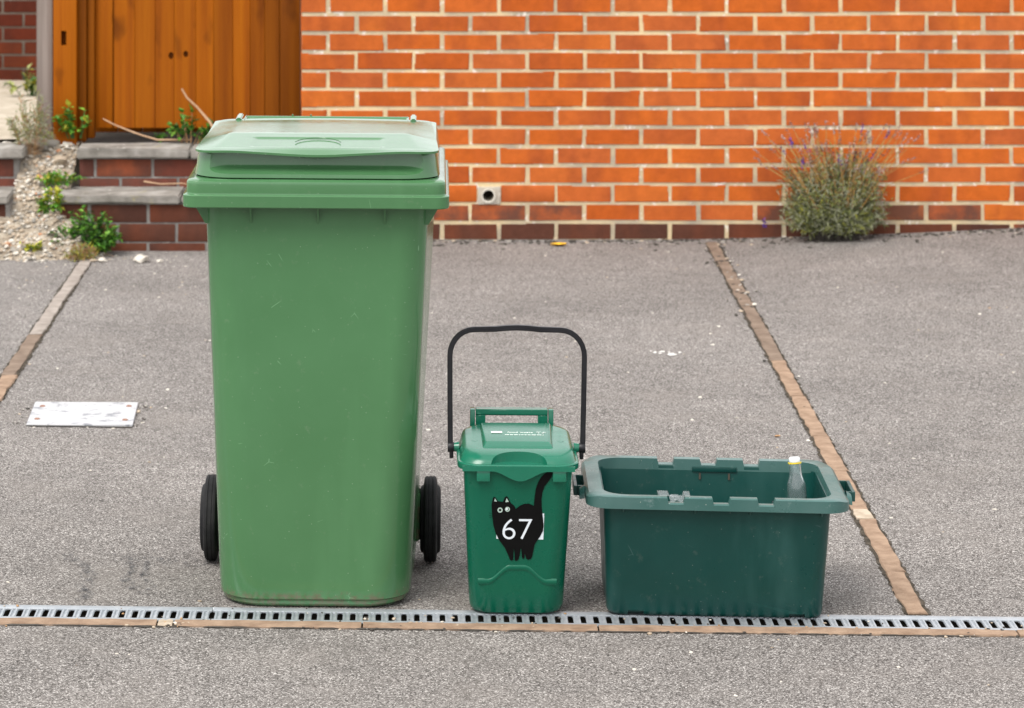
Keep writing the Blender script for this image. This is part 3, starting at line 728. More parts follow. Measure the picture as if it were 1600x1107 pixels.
def ztop(x, y, h):
    fy = pw(y, [(-.083, 0), (-.07, .002), (-.06, .0035), (.110, .0165), (.122, .0175), (.45, .0066), (.56, -.001), (.577, 0)])
    hf = .232 - .03 * clamp((y + .06) / .2)
    e = (abs(x) - hf) / max(.02, (h - hf))
    gxv = 1 - .9 * clamp(e)
    wav = -.0065 * math.exp(-(x / .1) ** 2) * clamp(1 - (y + .083) / .035) + .0025 * math.exp(-((abs(x) - .2) / .06) ** 2) * clamp(1 - (y + .083) / .035)
    dish = -.003 * sm((.15 - abs(x)) / .012) * sm((y - (-.035)) / .006) * sm((.075 - y) / .006)
    return 1.030 + fy * gxv + wav + dish - .004 * (x / .25) ** 2 * sm((y - .2) / .37)
ysl = sorted(set([-.083, -.0825, -.081, -.078, -.074, -.07, -.065, -.06, -.056, -.045, -.04, -.036, -.033, -.029, -.02, 0, .02, .04, .06, .068, .072, .076, .08, .095, .108, .111, .121, .124, .15, .2, .26, .32, .38, .44, .5, .53, .55, .56, .568, .574, .5769]))
us = sorted(set([s * q for s in (-1, 1) for q in (0, .1, .2, .3, .4, .5, .52, .54, .56, .58, .65, .72, .745, .77, .79, .81, .83, .845, .86, .9, .94, .98, 1)]))
v, f = [], []; nu = len(us)
for y in ysl:
    h = hwl(y); v += [(u * h, y, ztop(u * h, y, h)) for u in us]
nv = len(ysl)
f = [(j * nu + i, j * nu + i + 1, (j + 1) * nu + i + 1, (j + 1) * nu + i) for j in range(nv - 1) for i in range(nu - 1)]
per = [i for i in range(nu)] + [j * nu + nu - 1 for j in range(1, nv)] + [(nv - 1) * nu + i for i in range(nu - 2, -1, -1)] + [j * nu for j in range(nv - 2, 0, -1)]
b0 = len(v); cxm, cym = 0, .25
for i in per:
    x, y, z = v[i]; v.append((x, y, z - .005))
b1 = len(v)
for i in per:
    x, y, z = v[i]; v.append((x * .97, (y - cym) * .97 + cym, min(1.0275, z - .004)))
b2 = len(v)
m_ = len(per)
for i in range(m_):
    j = (i + 1) % m_
    f.append((per[j], per[i], b0 + i, b0 + j)); f.append((b0 + j, b0 + i, b1 + i, b1 + j))
f.append(tuple(range(b1, b1 + m_))[::-1])
link('top_plate', pyd('top_plate', v, f, M['bin'], 50), lid, (0, 0, .0052))
arc = [(.052 * math.cos(a), .012 + .055 * math.sin(a), 1.0385 + .0765 * (.012 + .055 * math.sin(a))) for a in [R(10 + 16 * i) for i in range(11)]]
v, f = tube(arc, .0012, 6); link('emblem_arc', pyd('emblem_arc', v, f, M['bin'], 50), lid, (0, 0, .0052))
# rear handle bar with lugs
v, f = tube([(-.2, .64, 1.022), (0, .64, 1.022), (.2, .64, 1.022)], .011, 12); hb = link('handle_bar', pyd('handle_bar', v, f, M['bin'], 50), wb, (0, 0, -.004))
for s in (-1, 1):
    for (x, hh, th) in ((.213, 1.0375, .014), (.199, 1.034, .006)):
        bm = bmesh.new(); bm_box(bm, Vector((s * x, .60, (hh + .93) / 2)), (th, .1, hh - .93))
        bmesh.ops.bevel(bm, geom=bm.edges[:], offset=.0028, segments=2, affect='EDGES'); link('lug', bm_mesh('lug', bm, M['bin'], 40), hb)
for x in (-.085, -.04):
    link('stud', box_mesh('stud', (.004, .006, .006), M['bin'], .001, c=(x, .64, 1.034)), hb)
# wheels
prof = [(.02, -.012), (.035, -.023), (.068, -.0245), (.076, -.0225), (.080, -.0165), (.094, -.0145), (.098, -.0125), (.1, -.009), (.1, -.0065), (.0985, -.0055), (.0985, -.0045), (.1, -.0035), (.1, .0035), (.0985, .0045), (.0985, .0055), (.1, .0065), (.1, .009), (.098, .0125), (.094, .0145), (.080, .0165), (.076, .0225), (.068, .0245), (.035, .023), (.02, .012)]
v, f = lathe(prof, 48, 'x', True); wm = pyd('wheel', v, f, M['rubber'], 30)
hubv, hubf = lathe([(.0, -.02), (.018, -.02), (.021, -.017), (.021, .017), (.018, .02), (.0, .02)], 20, 'x'); hm = pyd('hub', hubv, hubf, M['rubber'], 40)
for s in (-1, 1):
    wh = link('wheel', wm, wb, (s * .2605, .382, .1)); link('hub', hm, wh)
for s in (-1, 1): link('axle_housing', box_mesh('axle_housing', (.04, .11, .12), M['bin'], .012, 3), wb, (s * .217, .385, .115))
v, f = tube([(-.25, .382, .1), (.25, .382, .1)], .008, 10); link('axle', pyd('axle', v, f, M['rubber'], 50), wb)

# ---------------------------------------------------------------- food caddy
fx, fy = .2395, 7.158
fc = empty('food_caddy', (fx, fy, gz(fx, fy) + .0035), (0, .008, 0)); tag(fc, 'small green food caddy with a black cat sticker numbered 67', 'food caddy')
CB = [sec(0, .092, .010, .165, .042, n=N), sec(.004, .1, .003, .178, .045, n=N), sec(.011, .1038, .0005, .184, .046, n=N)]
def cfront(z): return -.0002 - .055 * z / .335
for i in range(0, 9):
    z = .02 + .315 * i / 8; t = z / .335
    CB.append(sec(z, .1045 + .0165 * t, cfront(z), .185 + .02 * t, .046 - .012 * t, n=N))
v, f = loft(CB); cbody = link('body', pyd('body', v, f, M['caddy'], 40), fc)
# wave moulding across the front
def wz(x): return .0775 + .033 * sm((.066 - abs(x)) / .05)
bp = []
for i in range(61):
    x = -.088 + .176 * i / 60; z = wz(x); bp.append((x, cfront(z) - .0005, z))
v, f = [], []
for (x, y, z) in bp:
    for (dy, dz) in ((.0012, .0065), (-.0008, .0045), (-.0017, .0015), (-.0006, -.0045), (.0012, -.008)): v.append((x, y + dy, z + dz))
for i in range(60):
    for j in range(4): f.append((i * 5 + j, i * 5 + j + 1, (i + 1) * 5 + j + 1, (i + 1) * 5 + j))
link('wave_moulding', pyd('wave_moulding', v, f, M['caddy'], 60), cbody)
# rim tabs
for px in (752.5, 871):
    x = (px - 807.5) / 702
    link('clip_tab', box_mesh('clip_tab', (.030, .012, .026), M['caddy_lid'], .002), cbody, (x, cfront(.324) - .003, .3235))
# lid
SH = .075
LD = [sec(.333, .131, -.056, .215, .05, n=N), sec(.333, .1345, -.061, .219, .052, n=N), sec(.335, .1355, -.062, .22, .053, n=N), sec(.3455, .1355, -.062, .22, .053, n=N), sec(.3475, .1335, -.06, .218, .052, n=N), sec(.3478, .130, -.056, .214, .05, n=N),
      sec(.354, .1275, -.053, .211, .05, n=N, shear=.01), sec(.361, .125, -.047, .209, .05, n=N, shear=.03), sec(.3665, .121, -.037, .206, .05, n=N, shear=.055), sec(.3695, .114, -.026, .2, .048, n=N, shear=.07), sec(.371, .10, -.01, .19, .045, n=N, shear=SH)]
v, f = loft(LD); lid_me = pyd('lid', v, f, M['caddy_lid'], 40)
q = bmesh.new(); bmesh.ops.create_cone(q, segments=64, radius1=.0525, radius2=.0525, depth=.08, cap_ends=True, matrix=Matrix.Translation((.0, -.072, .3475 + .04)))
for vt in q.verts: vt.co.x = vt.co.x * 1.25 + .001
lid2 = boolean(lid_me, [bm_mesh('cutter', q, M['caddy_lid'], 40)])
clid = link('lid', lid2, fc)
# raised centre panel
def ps(z, hw0, hw1, y0, y1): return [(-hw0, y0, z + SH * y0), (hw0, y0, z + SH * y0), (hw1, y1, z + SH * y1), (-hw1, y1, z + SH * y1)]
v, f = loft([ps(.3695, .079, .082, .004, .178), ps(.3735, .0775, .081, .007, .178), ps(.379, .071, .078, .026, .174), ps(.3795, .07, .077, .029, .172)])
bm = bmesh.new(); tmp = pyd('panel', v, f, M['caddy_lid']); bm.from_mesh(tmp)
bmesh.ops.bevel(bm, geom=bm.edges[:], offset=.0015, segments=2, affect='EDGES'); panel = link('raised_panel', bm_mesh('raised_panel', bm, M['caddy_lid'], 30), clid)
# print on the panel
def text_mesh(name, body_, size, mat, ext=.0003, off=0.):
    cu = bpy.data.curves.new(name, 'FONT'); cu.body = body_; cu.size = size; cu.align_x = 'CENTER'; cu.align_y = 'CENTER'; cu.extrude = ext; cu.offset = off
    ob = bpy.data.objects.new(name, cu); COL.objects.link(ob); dg = bpy.context.evaluated_depsgraph_get(); dg.update()
    me = bpy.data.meshes.new_from_object(ob.evaluated_get(dg)); bpy.data.objects.remove(ob); finish(me, mat); return me
pr = math.atan(SH)
tm = text_mesh('print', 'food waste', .013, M['print'])
pz = lambda y: .3799 + SH * y
q = link('print', tm, clid, (.008, .095, pz(.095)), (pr, 0, 0))
bm = bmesh.new()
bm_box(bm, Vector((-.0455, .097, pz(.097))), (.025, .022, .0004))
x = -.027
while x < .062:
    L_ = random.uniform(.003, .011); bm_box(bm, Vector((x + L_ / 2, .076, pz(.076))), (L_, .005, .0004)); x += L_ + .002
for i in range(14):
    bm_box(bm, Vector((.042 + random.uniform(0, .024), .098 + random.uniform(-.012, .012), pz(.098))), (random.uniform(.002, .007), random.uniform(.001, .004), .0004))
link('print', bm_mesh('print', bm, M['print']), clid)
for (s, x) in ((-1, -.096), (1, .098)):
    bm = bmesh.new(); y0 = .05; zz = lambda y: .3713 + SH * y
    bm.faces.new([bm.verts.new((x + a, y0 + b, zz(y0 + b))) for a, b in ((-.008, .012), (0, 0), (.008, .012))])
    bm.faces.new([bm.verts.new((x + a, y0 + b, zz(y0 + b))) for a, b in ((-.002, .012), (.002, .012), (.002, .05), (-.002, .05))])
    link('arrow_mark', bm_mesh('arrow_mark', bm, M['caddy_lid']), clid)
# wavy front lip of the lid
lp = []
for i in range(41):
    x = -.125 + .25 * i / 40; lp.append((x, .334 - .0215 * sm(1 - abs(x - .003) / .062)))
pts3 = [Vector((x, -.0612, z)) for x, z in lp] + [Vector((x, -.0612, .3455)) for x in (.125, 0, -.125)]
bm = poly_plate(pts3, Vector((0, -.004, 0)))
link('front_lip', bm_mesh('front_lip', bm, M['caddy_lid']), clid)
# hinge frame at the back
hf = empty('tmp'); bpy.data.objects.remove(hf)
bm = bmesh.new()
hz = .415
def hb_(x0, x1, z0, z1, y=.232, d=.014): bm_box(bm, Vector(((x0 + x1) / 2, y, (z0 + z1) / 2)), (x1 - x0, d, z1 - z0))
hb_(-.083, .083, hz - .013, hz); hb_(-.083, -.0605, .33, hz - .0132); hb_(.0605, .083, .33, hz - .0132); hb_(-.06, .06, .33, .378)
bm_box(bm, Vector((0, .248, hz - .009)), (.166, .017, .016))
bmesh.ops.bevel(bm, geom=bm.edges[:], offset=.0015, segments=1, affect='EDGES')
hinge = link('hinge_frame', bm_mesh('hinge_frame', bm, M['caddy_lid'], 40), fc, (-.007, 0, -.003))
for s in (-1, 1): link('hinge_ear', box_mesh('hinge_ear', (.0115, .03, hz - .33), M['caddy_lid'], .0015, c=(s * .0905, .236, (hz + .33) / 2)), fc, (-.007, 0, -.003))
# carry handle
hp_ = []
zt, xr, rc = .627, .1525, .055
side = [(-.150, .356), (-.1515, .45), (-.1525, zt - .012 - rc)]
top = [(-.1525 + rc * (1 - math.cos(R(a))), zt - .012 - rc + (rc + .004) * math.sin(R(a))) for a in range(12, 91, 13)]
mid = [(-.05, zt - .0065), (-.025, zt - .004), (0, zt - .003)]
left = side + top + mid
pth = left + [(-x, z) for x, z in reversed(left[:-1])]
secw = [(-.0051, -.0065), (.0051, -.0065), (.0051, .0065), (-.0051, .0065)]
v, f = [], []
for i, (x, z) in enumerate(pth):
    a = Vector(pth[max(0, i - 1)]); b = Vector(pth[min(len(pth) - 1, i + 1)]); t = (b - a).normalized(); nrm = Vector((-t.y, t.x))
    gr = 1.35 if abs(x) < .056 else 1.
    for (p, q) in secw: v.append((x + nrm.x * p * 1.15, .1 + q * gr, z + nrm.y * p * 1.15))
k = len(pth)
for i in range(k - 1):
    for j in range(4): f.append((i * 4 + j, i * 4 + (j + 1) % 4, (i + 1) * 4 + (j + 1) % 4, (i + 1) * 4 + j))
f += [(3, 2, 1, 0), tuple(range(k * 4 - 4, k * 4))]
bm = bmesh.new(); tmp = pyd('h', v, f, M['black']); bm.from_mesh(tmp); bmesh.ops.bevel(bm, geom=[e for e in bm.edges if len(e.link_faces) == 2 and e.calc_face_angle(0) > .9], offset=.0022, segments=2, affect='EDGES')
ch_ = link('carry_handle', bm_mesh('carry_handle', bm, M['black'], 50), fc)
for s in (-1, 1):
    vv, ff = lathe([(0, -.007), (.011, -.007), (.012, -.004), (.012, .004), (.011, .007), (0, .007)], 20, 'x'); link('pivot_disc', pyd('pivot_disc', [(a + s * .149, b + .1, c + .352) for a, b, c in vv], ff, M['black'], 40), ch_)
    link('handle_end', box_mesh('handle_end', (.009, .016, .026), M['black'], .003, c=(s * .1475, .1, .340)), ch_)
    vv, ff = tube([(s * .130, .1, .352), (s * .1455, .1, .352)], [.012, .009], 16); link('pivot_boss', pyd('pivot_boss', vv, ff, M['caddy_lid'], 40), fc)
# sticker
def stk(zx, zy, off):
    px, py = 700 + zx / 4.427, 730 + zy / 4.427
    Y = fy - .03
    for _ in range(6):
        z = H - (py - YH) * Y / F - fc.location.z; Y = fy + cfront(z)
    return Vector(((px - CX) * Y / F - fx, cfront(z) - off, z))
cat = [(297, 300), (295, 260), (305, 215), (312, 207), (321, 210), (338, 238), (374, 241), (386, 210), (397, 203), (405, 206), (414, 222), (428, 250), (452, 268), (462, 290), (490, 268), (520, 254), (550, 252), (575, 260), (587, 268), (591, 215), (600, 150), (615, 105), (635, 70), (660, 45), (684, 30), (712, 30), (712, 60), (690, 95), (662, 130), (647, 170), (640, 220), (642, 280), (650, 340), (656, 400), (652, 440), (632, 480), (607, 515), (594, 540), (586, 580), (578, 620), (568, 636), (550, 641), (537, 632), (532, 610), (528, 596), (525, 628), (514, 636), (507, 620), (503, 565), (498, 565), (492, 610), (484, 640), (470, 650), (458, 645), (457, 600), (452, 562), (449, 600), (448, 642), (438, 648), (425, 642), (415, 615), (390, 560), (352, 510), (325, 460), (308, 400), (300, 340)]
th = Vector((0, .0006, 0))
st = link('sticker', bm_mesh('sticker', poly_plate([stk(a, b, .0014) for a, b in cat], th), M['vinyl']), fc); st['label'] = 'black cat sticker with tail raised'
lb = link('label_patch', bm_mesh('label_patch', poly_plate([stk(a, b, .0008) for a, b in ((330, 322), (660, 320), (655, 500), (330, 497))], th), M['white']), fc)
def ring(cx_, cy_, r0, r1, nm, mat, off=.0018):
    bm = bmesh.new(); n_ = 24
    a = [bm.verts.new(stk(cx_ + r0 * math.cos(2 * math.pi * i / n_), cy_ + r0 * math.sin(2 * math.pi * i / n_), off)) for i in range(n_)]
    if r1:
        b = [bm.verts.new(stk(cx_ + r1 * math.cos(2 * math.pi * i / n_), cy_ + r1 * math.sin(2 * math.pi * i / n_), off)) for i in range(n_)]
        for i in range(n_): bm.faces.new((a[i], a[(i + 1) % n_], b[(i + 1) % n_], b[i]))
    else: bm.faces.new(a)
    return link(nm, bm_mesh(nm, bm, mat), st)
ring(354, 298, 18, 9, 'eye', M['eye']); ring(405, 292, 17, 9, 'eye', M['eye']); ring(401, 290, 8, 0, 'eye_glint', M['white'], .002)
for tri in (((313, 238), (318, 216), (332, 239)), ((390, 243), (399, 214), (414, 241))):
    bm = bmesh.new(); bm.faces.new([bm.verts.new(stk(a, b, .0018)) for a, b in tri]); link('ear_patch', bm_mesh('ear_patch', bm, M['eye']), st)
for k, (a, b) in enumerate((((297, 322), (276, 318)), ((298, 334), (277, 336)), ((299, 345), (280, 352)))):
    bm = bmesh.new(); bm.faces.new([bm.verts.new(stk(p[0], p[1] + d, .0014)) for p, d in ((a, -1), (b, -1), (b, 1), (a, 1))]); link('whisker', bm_mesh('whisker', bm, M['vinyl']), st)
me = text_mesh('number', '67', 1, M['white'], 0, -.012)
xs_ = [q.co.x for q in me.vertices]; ys_ = [q.co.y for q in me.vertices]
for q in me.vertices:
    u = (q.co.x - min(xs_)) / (max(xs_) - min(xs_)); t = (q.co.y - min(ys_)) / (max(ys_) - min(ys_))
    q.co = stk(372 + 206 * u, 499 - 141 * t, .0019)
link('number', me, st)['label'] = 'white digits 67'

# ---------------------------------------------------------------- recycling box
rx, ry = .683, 7.16
rb = empty('recycling_box', (rx, ry, gz(rx, ry) + .0035), (0, .018, -.02)); tag(rb, 'open dark green recycling box with notched rim holding a bottle', 'recycling box')
def bfront(z): return -.042 * z / .262
def bsec(z, ins=0, rad=.03):
    t = z / .262; return sec(z, .241 + .0135 * t - ins, bfront(z) + ins, .31 + .025 * t - ins, rad + .012 * t, n=N)
BS = [sec(0, .234, .005, .303, .028, n=N), bsec(.003, .002), bsec(.009)]
for i in range(1, 7): BS.append(bsec(.012 + .25 * i / 6))
BS += [bsec(.262, .004)]
for i in range(6, -1, -1): BS.append(bsec(.014 + .248 * i / 6, .0045))
v, f = loft(BS); bme = pyd('body', v, f, M['box'], 40)
cuts = [box_mesh('cutter', (.035, .03, .02), M['box'], c=(x, .004, .0)) for x in (-.177, .183)]
rbody = link('body', boolean(bme, cuts), rb)
NXS = [-.2 + .004]
for c in (-.095, .005, .105): NXS += [c - .020, c - .0165, c + .0165, c + .020]
NXS += [.196]
def notch(x, y):
    for c in (-.095, .005, .105):
        if abs(x - c) < .0166: return .0135
    return 0
inn = rrect(.266, -.04, .332, .075, n=N, xf=[x * .93 for x in NXS], xb=[x * .93 for x in NXS])
inn = rrect(.256, -.039, .331, .055, n=N, xf=NXS, xb=NXS); outr = rrect(.2935, -.062, .354, .055, n=N, xf=NXS, xb=NXS)
ringN = len(inn); ZT_ = .279
rows = [[], [], [], [], [], []]
low = rrect(.2502, -.0375, .3295, .042, n=N, xf=NXS, xb=NXS)
for (ix, iy), (ox, oy), (lx, ly) in zip(inn, outr, low):
    k = notch(ix, iy) if (iy < -.035 or iy > .325) else 0
    endd = sm((abs(ix) - .225) / .04); zt_ = ZT_ - k
    mx, my = ox + (ix - ox) * .18, oy + (iy - oy) * .18
    rows[0].append((lx, ly, .2525)); rows[1].append((ix, iy, zt_ - .001)); rows[2].append((mx, my, zt_ - .006 * endd)); rows[3].append((ox, oy, zt_ - .0025 - .010 * endd)); rows[4].append((ox, oy, .2505)); rows[5].append((ox * .985, oy * .985 + .001, .2505))
v, f = loft(rows, ring=True)
rrim = link('rim', pyd('rim', v, f, M['box_rim'], 32), rb)
for px in (974, 1086, 1172, 1284):
    x = (px - 1123) / 703
    bm = poly_plate([Vector((x, -.036, .251)), Vector((x, -.058, .251)), Vector((x, -.0385, .238))], Vector((.003, 0, 0))); link('rib', bm_mesh('rib', bm, M['box_rim']), rbody)
for s in (-1, 1):
    bm = bmesh.new()
    bm_box(bm, Vector((s * .314, .135, .257)), (.008, .115, .022)); bm_box(bm, Vector((s * .296, .081, .257)), (.0275, .007, .022)); bm_box(bm, Vector((s * .296, .189, .257)), (.0275, .007, .022))
    bm_box(bm, Vector((s * .303, .135, .2465)), (.02, .1, .003))
    bmesh.ops.bevel(bm, geom=bm.edges[:], offset=.001, segments=1, affect='EDGES')
    link('end_handle', bm_mesh('end_handle', bm, M['box'], 40), rb)
    # arched lug on the rim end
    av, af = [], []
    for i in range(9):
        a = math.pi * i / 8; av += [(s * .2945, .085 - .03 * math.cos(a) - .025, .251 + .024 * math.sin(a)), (s * .306, .085 - .03 * math.cos(a) - .025, .249 + .018 * math.sin(a))]
    af = [(2 * i, 2 * i + 1, 2 * i + 3, 2 * i + 2) for i in range(8)] + [tuple(range(1, 18, 2))]
    link('rim_lug', pyd('rim_lug', av, af, M['box_rim'], 50), rb)
# moulded latch plate inside the back wall
lpz = .262
for x in (-.02, .048):
    link('latch_slot', box_mesh('latch_slot', (.004, .004, .014), M['gutter_and_shade'], 0), rb, (x + .005, .326, lpz - .022))
link('latch_plate', box_mesh('latch_plate', (.104, .004, .012), M['box'], .0012), rb, (.019, .3275, lpz - .006))

# bottle in the box
bt = empty('glass_bottle'); tag(bt, 'clear glass bottle with white painted lip glare and yellow neck ring in the box', 'bottle')
foot = Vector((rx + .217, ry + .135, rb.location.z + .026)); 
topp = Wp(1241, 714, ry + .17)
d = (topp - foot); Lb = d.length; bt.location = foot; bt.rotation_euler = d.to_track_quat('Z', 'Y').to_euler()
s_ = Lb / .27
outer = [(0, 0), (.018, 0), (.0215, .004), (.0218, .012), (.0218, .204), (.0214, .21), (.0196, .218), (.0162, .226), (.0145, .232), (.0138, .24), (.0136, .259)]
inner = [(.0112, .259), (.0115, .24), (.0122, .232), (.014, .226), (.0172, .218), (.019, .21), (.0193, .204), (.0193, .014), (.016, .006), (0, .006)]
v, f = lathe([(r * 1.0, z * s_) for r, z in outer + inner], 40); link('glass_body', pyd('glass_body', v, f, M['glass'], 40), bt)
v, f = lathe([(.0137, .2565 * s_), (.0152, .256 * s_), (.0155, .2575 * s_), (.0152, .259 * s_), (.0137, .259 * s_)], 32, closed=True); link('neck_ring', pyd('neck_ring', v, f, M['yellow'], 40), bt)
v, f = lathe([(.0122, .2593 * s_), (.0128, .262 * s_), (.0126, .267 * s_), (.0105, .2692 * s_), (0, .27 * s_)], 32); link('cap', pyd('cap', v, f, M['lip_glare'], 50), bt)  # open bottle: this white piece paints the glare on its glass lip
# label on the bottle
v, f = lathe([(.0349, .05 * s_), (.0349, .135 * s_)], 40); lv = M['white']
# jar beside it
jr = empty('glass_jar', (rx + .178, ry + .20, rb.location.z + .024)); tag(jr, 'small clear glass jar half hidden beside the bottle', 'jar')
v, f = lathe([(0, 0), (.03, 0), (.034, .006), (.034, .15), (.03, .165), (.028, .168), (.028, .185), (.0255, .185), (.0255, .166), (.031, .148), (.031, .01), (0, .008)], 32); link('jar_body', pyd('jar_body', v, f, M['glass'], 40), jr)
# crumpled clear film caught on the rim
v, f = [], []; nx, ny = 22, 12
for j in range(ny):
    for i in range(nx):
        x = -.085 + .06 * i / (nx - 1) * 1.2 - .05; y = -.058 + .05 * j / (ny - 1)
        env = math.sin(math.pi * i / (nx - 1)) * (.35 + .65 * math.sin(math.pi * j / (ny - 1)))
        z = .2665 + .010 * env + .006 * noise.noise(Vector((x * 120, y * 160, 1))) + .003 * noise.noise(Vector((x * 300, y * 300, 2)))
        z = max(z, .2815 if abs(x + .095) > .016 else .268)
        v.append((x, y, z))
f = [(j * nx + i, j * nx + i + 1, (j + 1) * nx + i + 1, (j + 1) * nx + i) for j in range(ny - 1) for i in range(nx - 1)]
flm = pyd('plastic_wrap', v, f, M['film'], 80)
fo = link('plastic_wrap', flm, None, (rb.location.x, rb.location.y, rb.location.z), rb.rotation_euler); md = fo.modifiers.new('t', 'SOLIDIFY'); md.thickness = .0006
tag(fo, 'crumpled clear plastic film caught on the notched box rim', 'plastic film')

# ---------------------------------------------------------------- metal cover, marks, litter
c4 = [Gp(55, 630, .012), Gp(216, 631, .012), Gp(207, 666, .012), Gp(41, 665, .012)]
ctr = sum(c4, Vector()) / 4
cv = empty('access_cover', (ctr.x, ctr.y, gz(ctr.x, ctr.y))); tag(cv, 'scuffed white metal access cover screwed into the tarmac', 'access cover')
bm = bmesh.new(); vs = [bm.verts.new((p.x - ctr.x, p.y - ctr.y, -.004)) for p in c4]; fcx = bm.faces.new(vs); r_ = bmesh.ops.extrude_face_region(bm, geom=[fcx])
bmesh.ops.translate(bm, vec=(0, 0, .011), verts=[g for g in r_['geom'] if isinstance(g, bmesh.types.BMVert)])
bmesh.ops.bevel(bm, geom=bm.edges[:], offset=.0015, segments=1, affect='EDGES'); link('plate', bm_mesh('plate', bm, M['cover'], 40), cv)
sv, sf = lathe([(0, .0035), (.006, .003), (.0085, .001), (.0085, -.003)], 16); smesh = pyd('screw', sv, sf, M['rust'], 40)
for (px, py) in ((66.5, 637.5), (201.5, 637.5), (58, 657.5), (195.5, 659)):
    p = Gp(px, py, .012); link('screw', smesh, cv, (p.x - ctr.x, p.y - ctr.y, .0072))
o = link('cover_dirt', ragged('cover_dirt', ((c4[3].x, c4[3].y - .004), (c4[2].x, c4[2].y - .004)), .004, .014, M['crumb_and_shade'])); tag(o, kind='structure')
pts = []
for i in range(70):
    t = random.random(); e = random.choice([(0, 3), (1, 2), (3, 2), (1, 2), (0, 3)]); p = c4[e[0]].lerp(c4[e[1]], t); x, y = p.x + random.gauss(0, .012) + (.014 if e == (1, 2) else -.012 if e == (0, 3) else 0), p.y + random.gauss(0, .01) - (.012 if e == (3, 2) else 0)
    pts.append((x, y, gz(x, y) - .001))
o = link('cover_grit', scatter('cover_grit', pts, [M['crumb_and_shade'], M['stone_w'], M['stone_b']], [6, 3, 2], .002, .008, .45)); tag(o, 'grit gathered around the white access cover', 'grit', kind='stuff')
# old tar smears beside the drain
def smear(name, px_pts, w_, mat, skip=.3):
    P = [Gp(a, b) for a, b in px_pts]; v, f = [], []; pts_ = []
    for a, b in zip(P[:-1], P[1:]):
        for i in range(8): pts_.append(a.lerp(b, i / 8))
    pts_.append(P[-1])
    bm = bmesh.new()
    for i, p in enumerate(pts_):
        for k in range(6):
            if random.random() < skip: continue
            q = p + Vector((random.gauss(0, w_ * .7), random.gauss(0, .02), 0)); r0 = random.uniform(.003, .007)
            ring_ = [bm.verts.new((q.x + r0 * random.uniform(.5, 1.5) * math.cos(a), q.y + 1.6 * r0 * random.uniform(.5, 1.5) * math.sin(a), gz(q.x, q.y) + .0022 + k * .0001)) for a in [R(60 * t) for t in range(6)]]
            bm.faces.new(ring_)
    o_ = link(name, bm_mesh(name, bm, mat)); tag(o_, kind='structure'); return o_
smear('tar_smear', [(100, 876), (128, 890), (140, 905), (136, 930), (132, 944)], .011, M['tar'])
smear('tar_smear', [(200, 880), (206, 898), (194, 915), (215, 932)], .011, M['tar'])
smear('tar_smear', [(232, 888), (222, 908), (238, 935)], .009, M['tar'])
smear('tar_smear', [(195, 880), (260, 884), (345, 890)], .03, M['tar'])
smear('bird_splash', [(1022, 548), (1040, 552), (1056, 553)], .014, M['chalk'], .82)
def fallen_leaf(px, py, s, mat, label, rz):
    p = Gp(px, py); v, f = [], []
    for i in range(7):
        t = i / 6; wv = math.sin(math.pi * t) * .35 + .03
        for k in (-1, 0, 1): v.append((s * (t - .5), s * wv * k, s * (.05 + .12 * (t - .5) ** 2 + .12 * abs(k))))
    for i in range(6):
        for k in range(2): f.append((i * 3 + k, i * 3 + k + 1, i * 3 + k + 4, i * 3 + k + 3))
    o_ = link('fallen_leaf', pyd('fallen_leaf', v, f, mat, 60), None, (p.x, p.y, gz(p.x, p.y)), (0, 0, rz)); tag(o_, label, 'leaf')
fallen_leaf(873, 385, .062, M['leaf_y'], 'yellow fallen leaf on the tarmac near the pipe in the wall', .1)
fallen_leaf(1215, 680, .022, M['leaf_br'], 'tiny dry brown leaf on the tarmac by the right edging', .8)

# ---------------------------------------------------------------- plants
def leaf_quad(v, f, mi, p, d, up, L, W, k, bend=.15):
    d = d.normalized(); s_ = d.cross(up)
    if s_.length < 1e-3: s_ = d.orthogonal()
    s_.normalize(); nn = s_.cross(d)
    o_ = len(v); m1 = p + d * L * .45 + nn * L * .06; e = p + d * L - nn * L * bend
    for q in (p, m1 - s_ * W / 2, m1 + s_ * W / 2, e): v.append(tuple(q))
    f.append((o_, o_ + 1, o_ + 3)); f.append((o_, o_ + 3, o_ + 2)); mi += [k, k]
def blade(v, f, mi, a, b, wd, k):
    d = b - a; s_ = d.cross(Vector((0, 1, .2))).normalized() * wd / 2; o_ = len(v)
    v += [tuple(a - s_), tuple(a + s_), tuple(b + s_ * .6), tuple(b - s_ * .6)]; f.append((o_, o_ + 1, o_ + 2, o_ + 3)); mi.append(k)
def rv3(): return Vector((random.gauss(0, 1), random.gauss(0, 1), random.gauss(0, 1))).normalized()
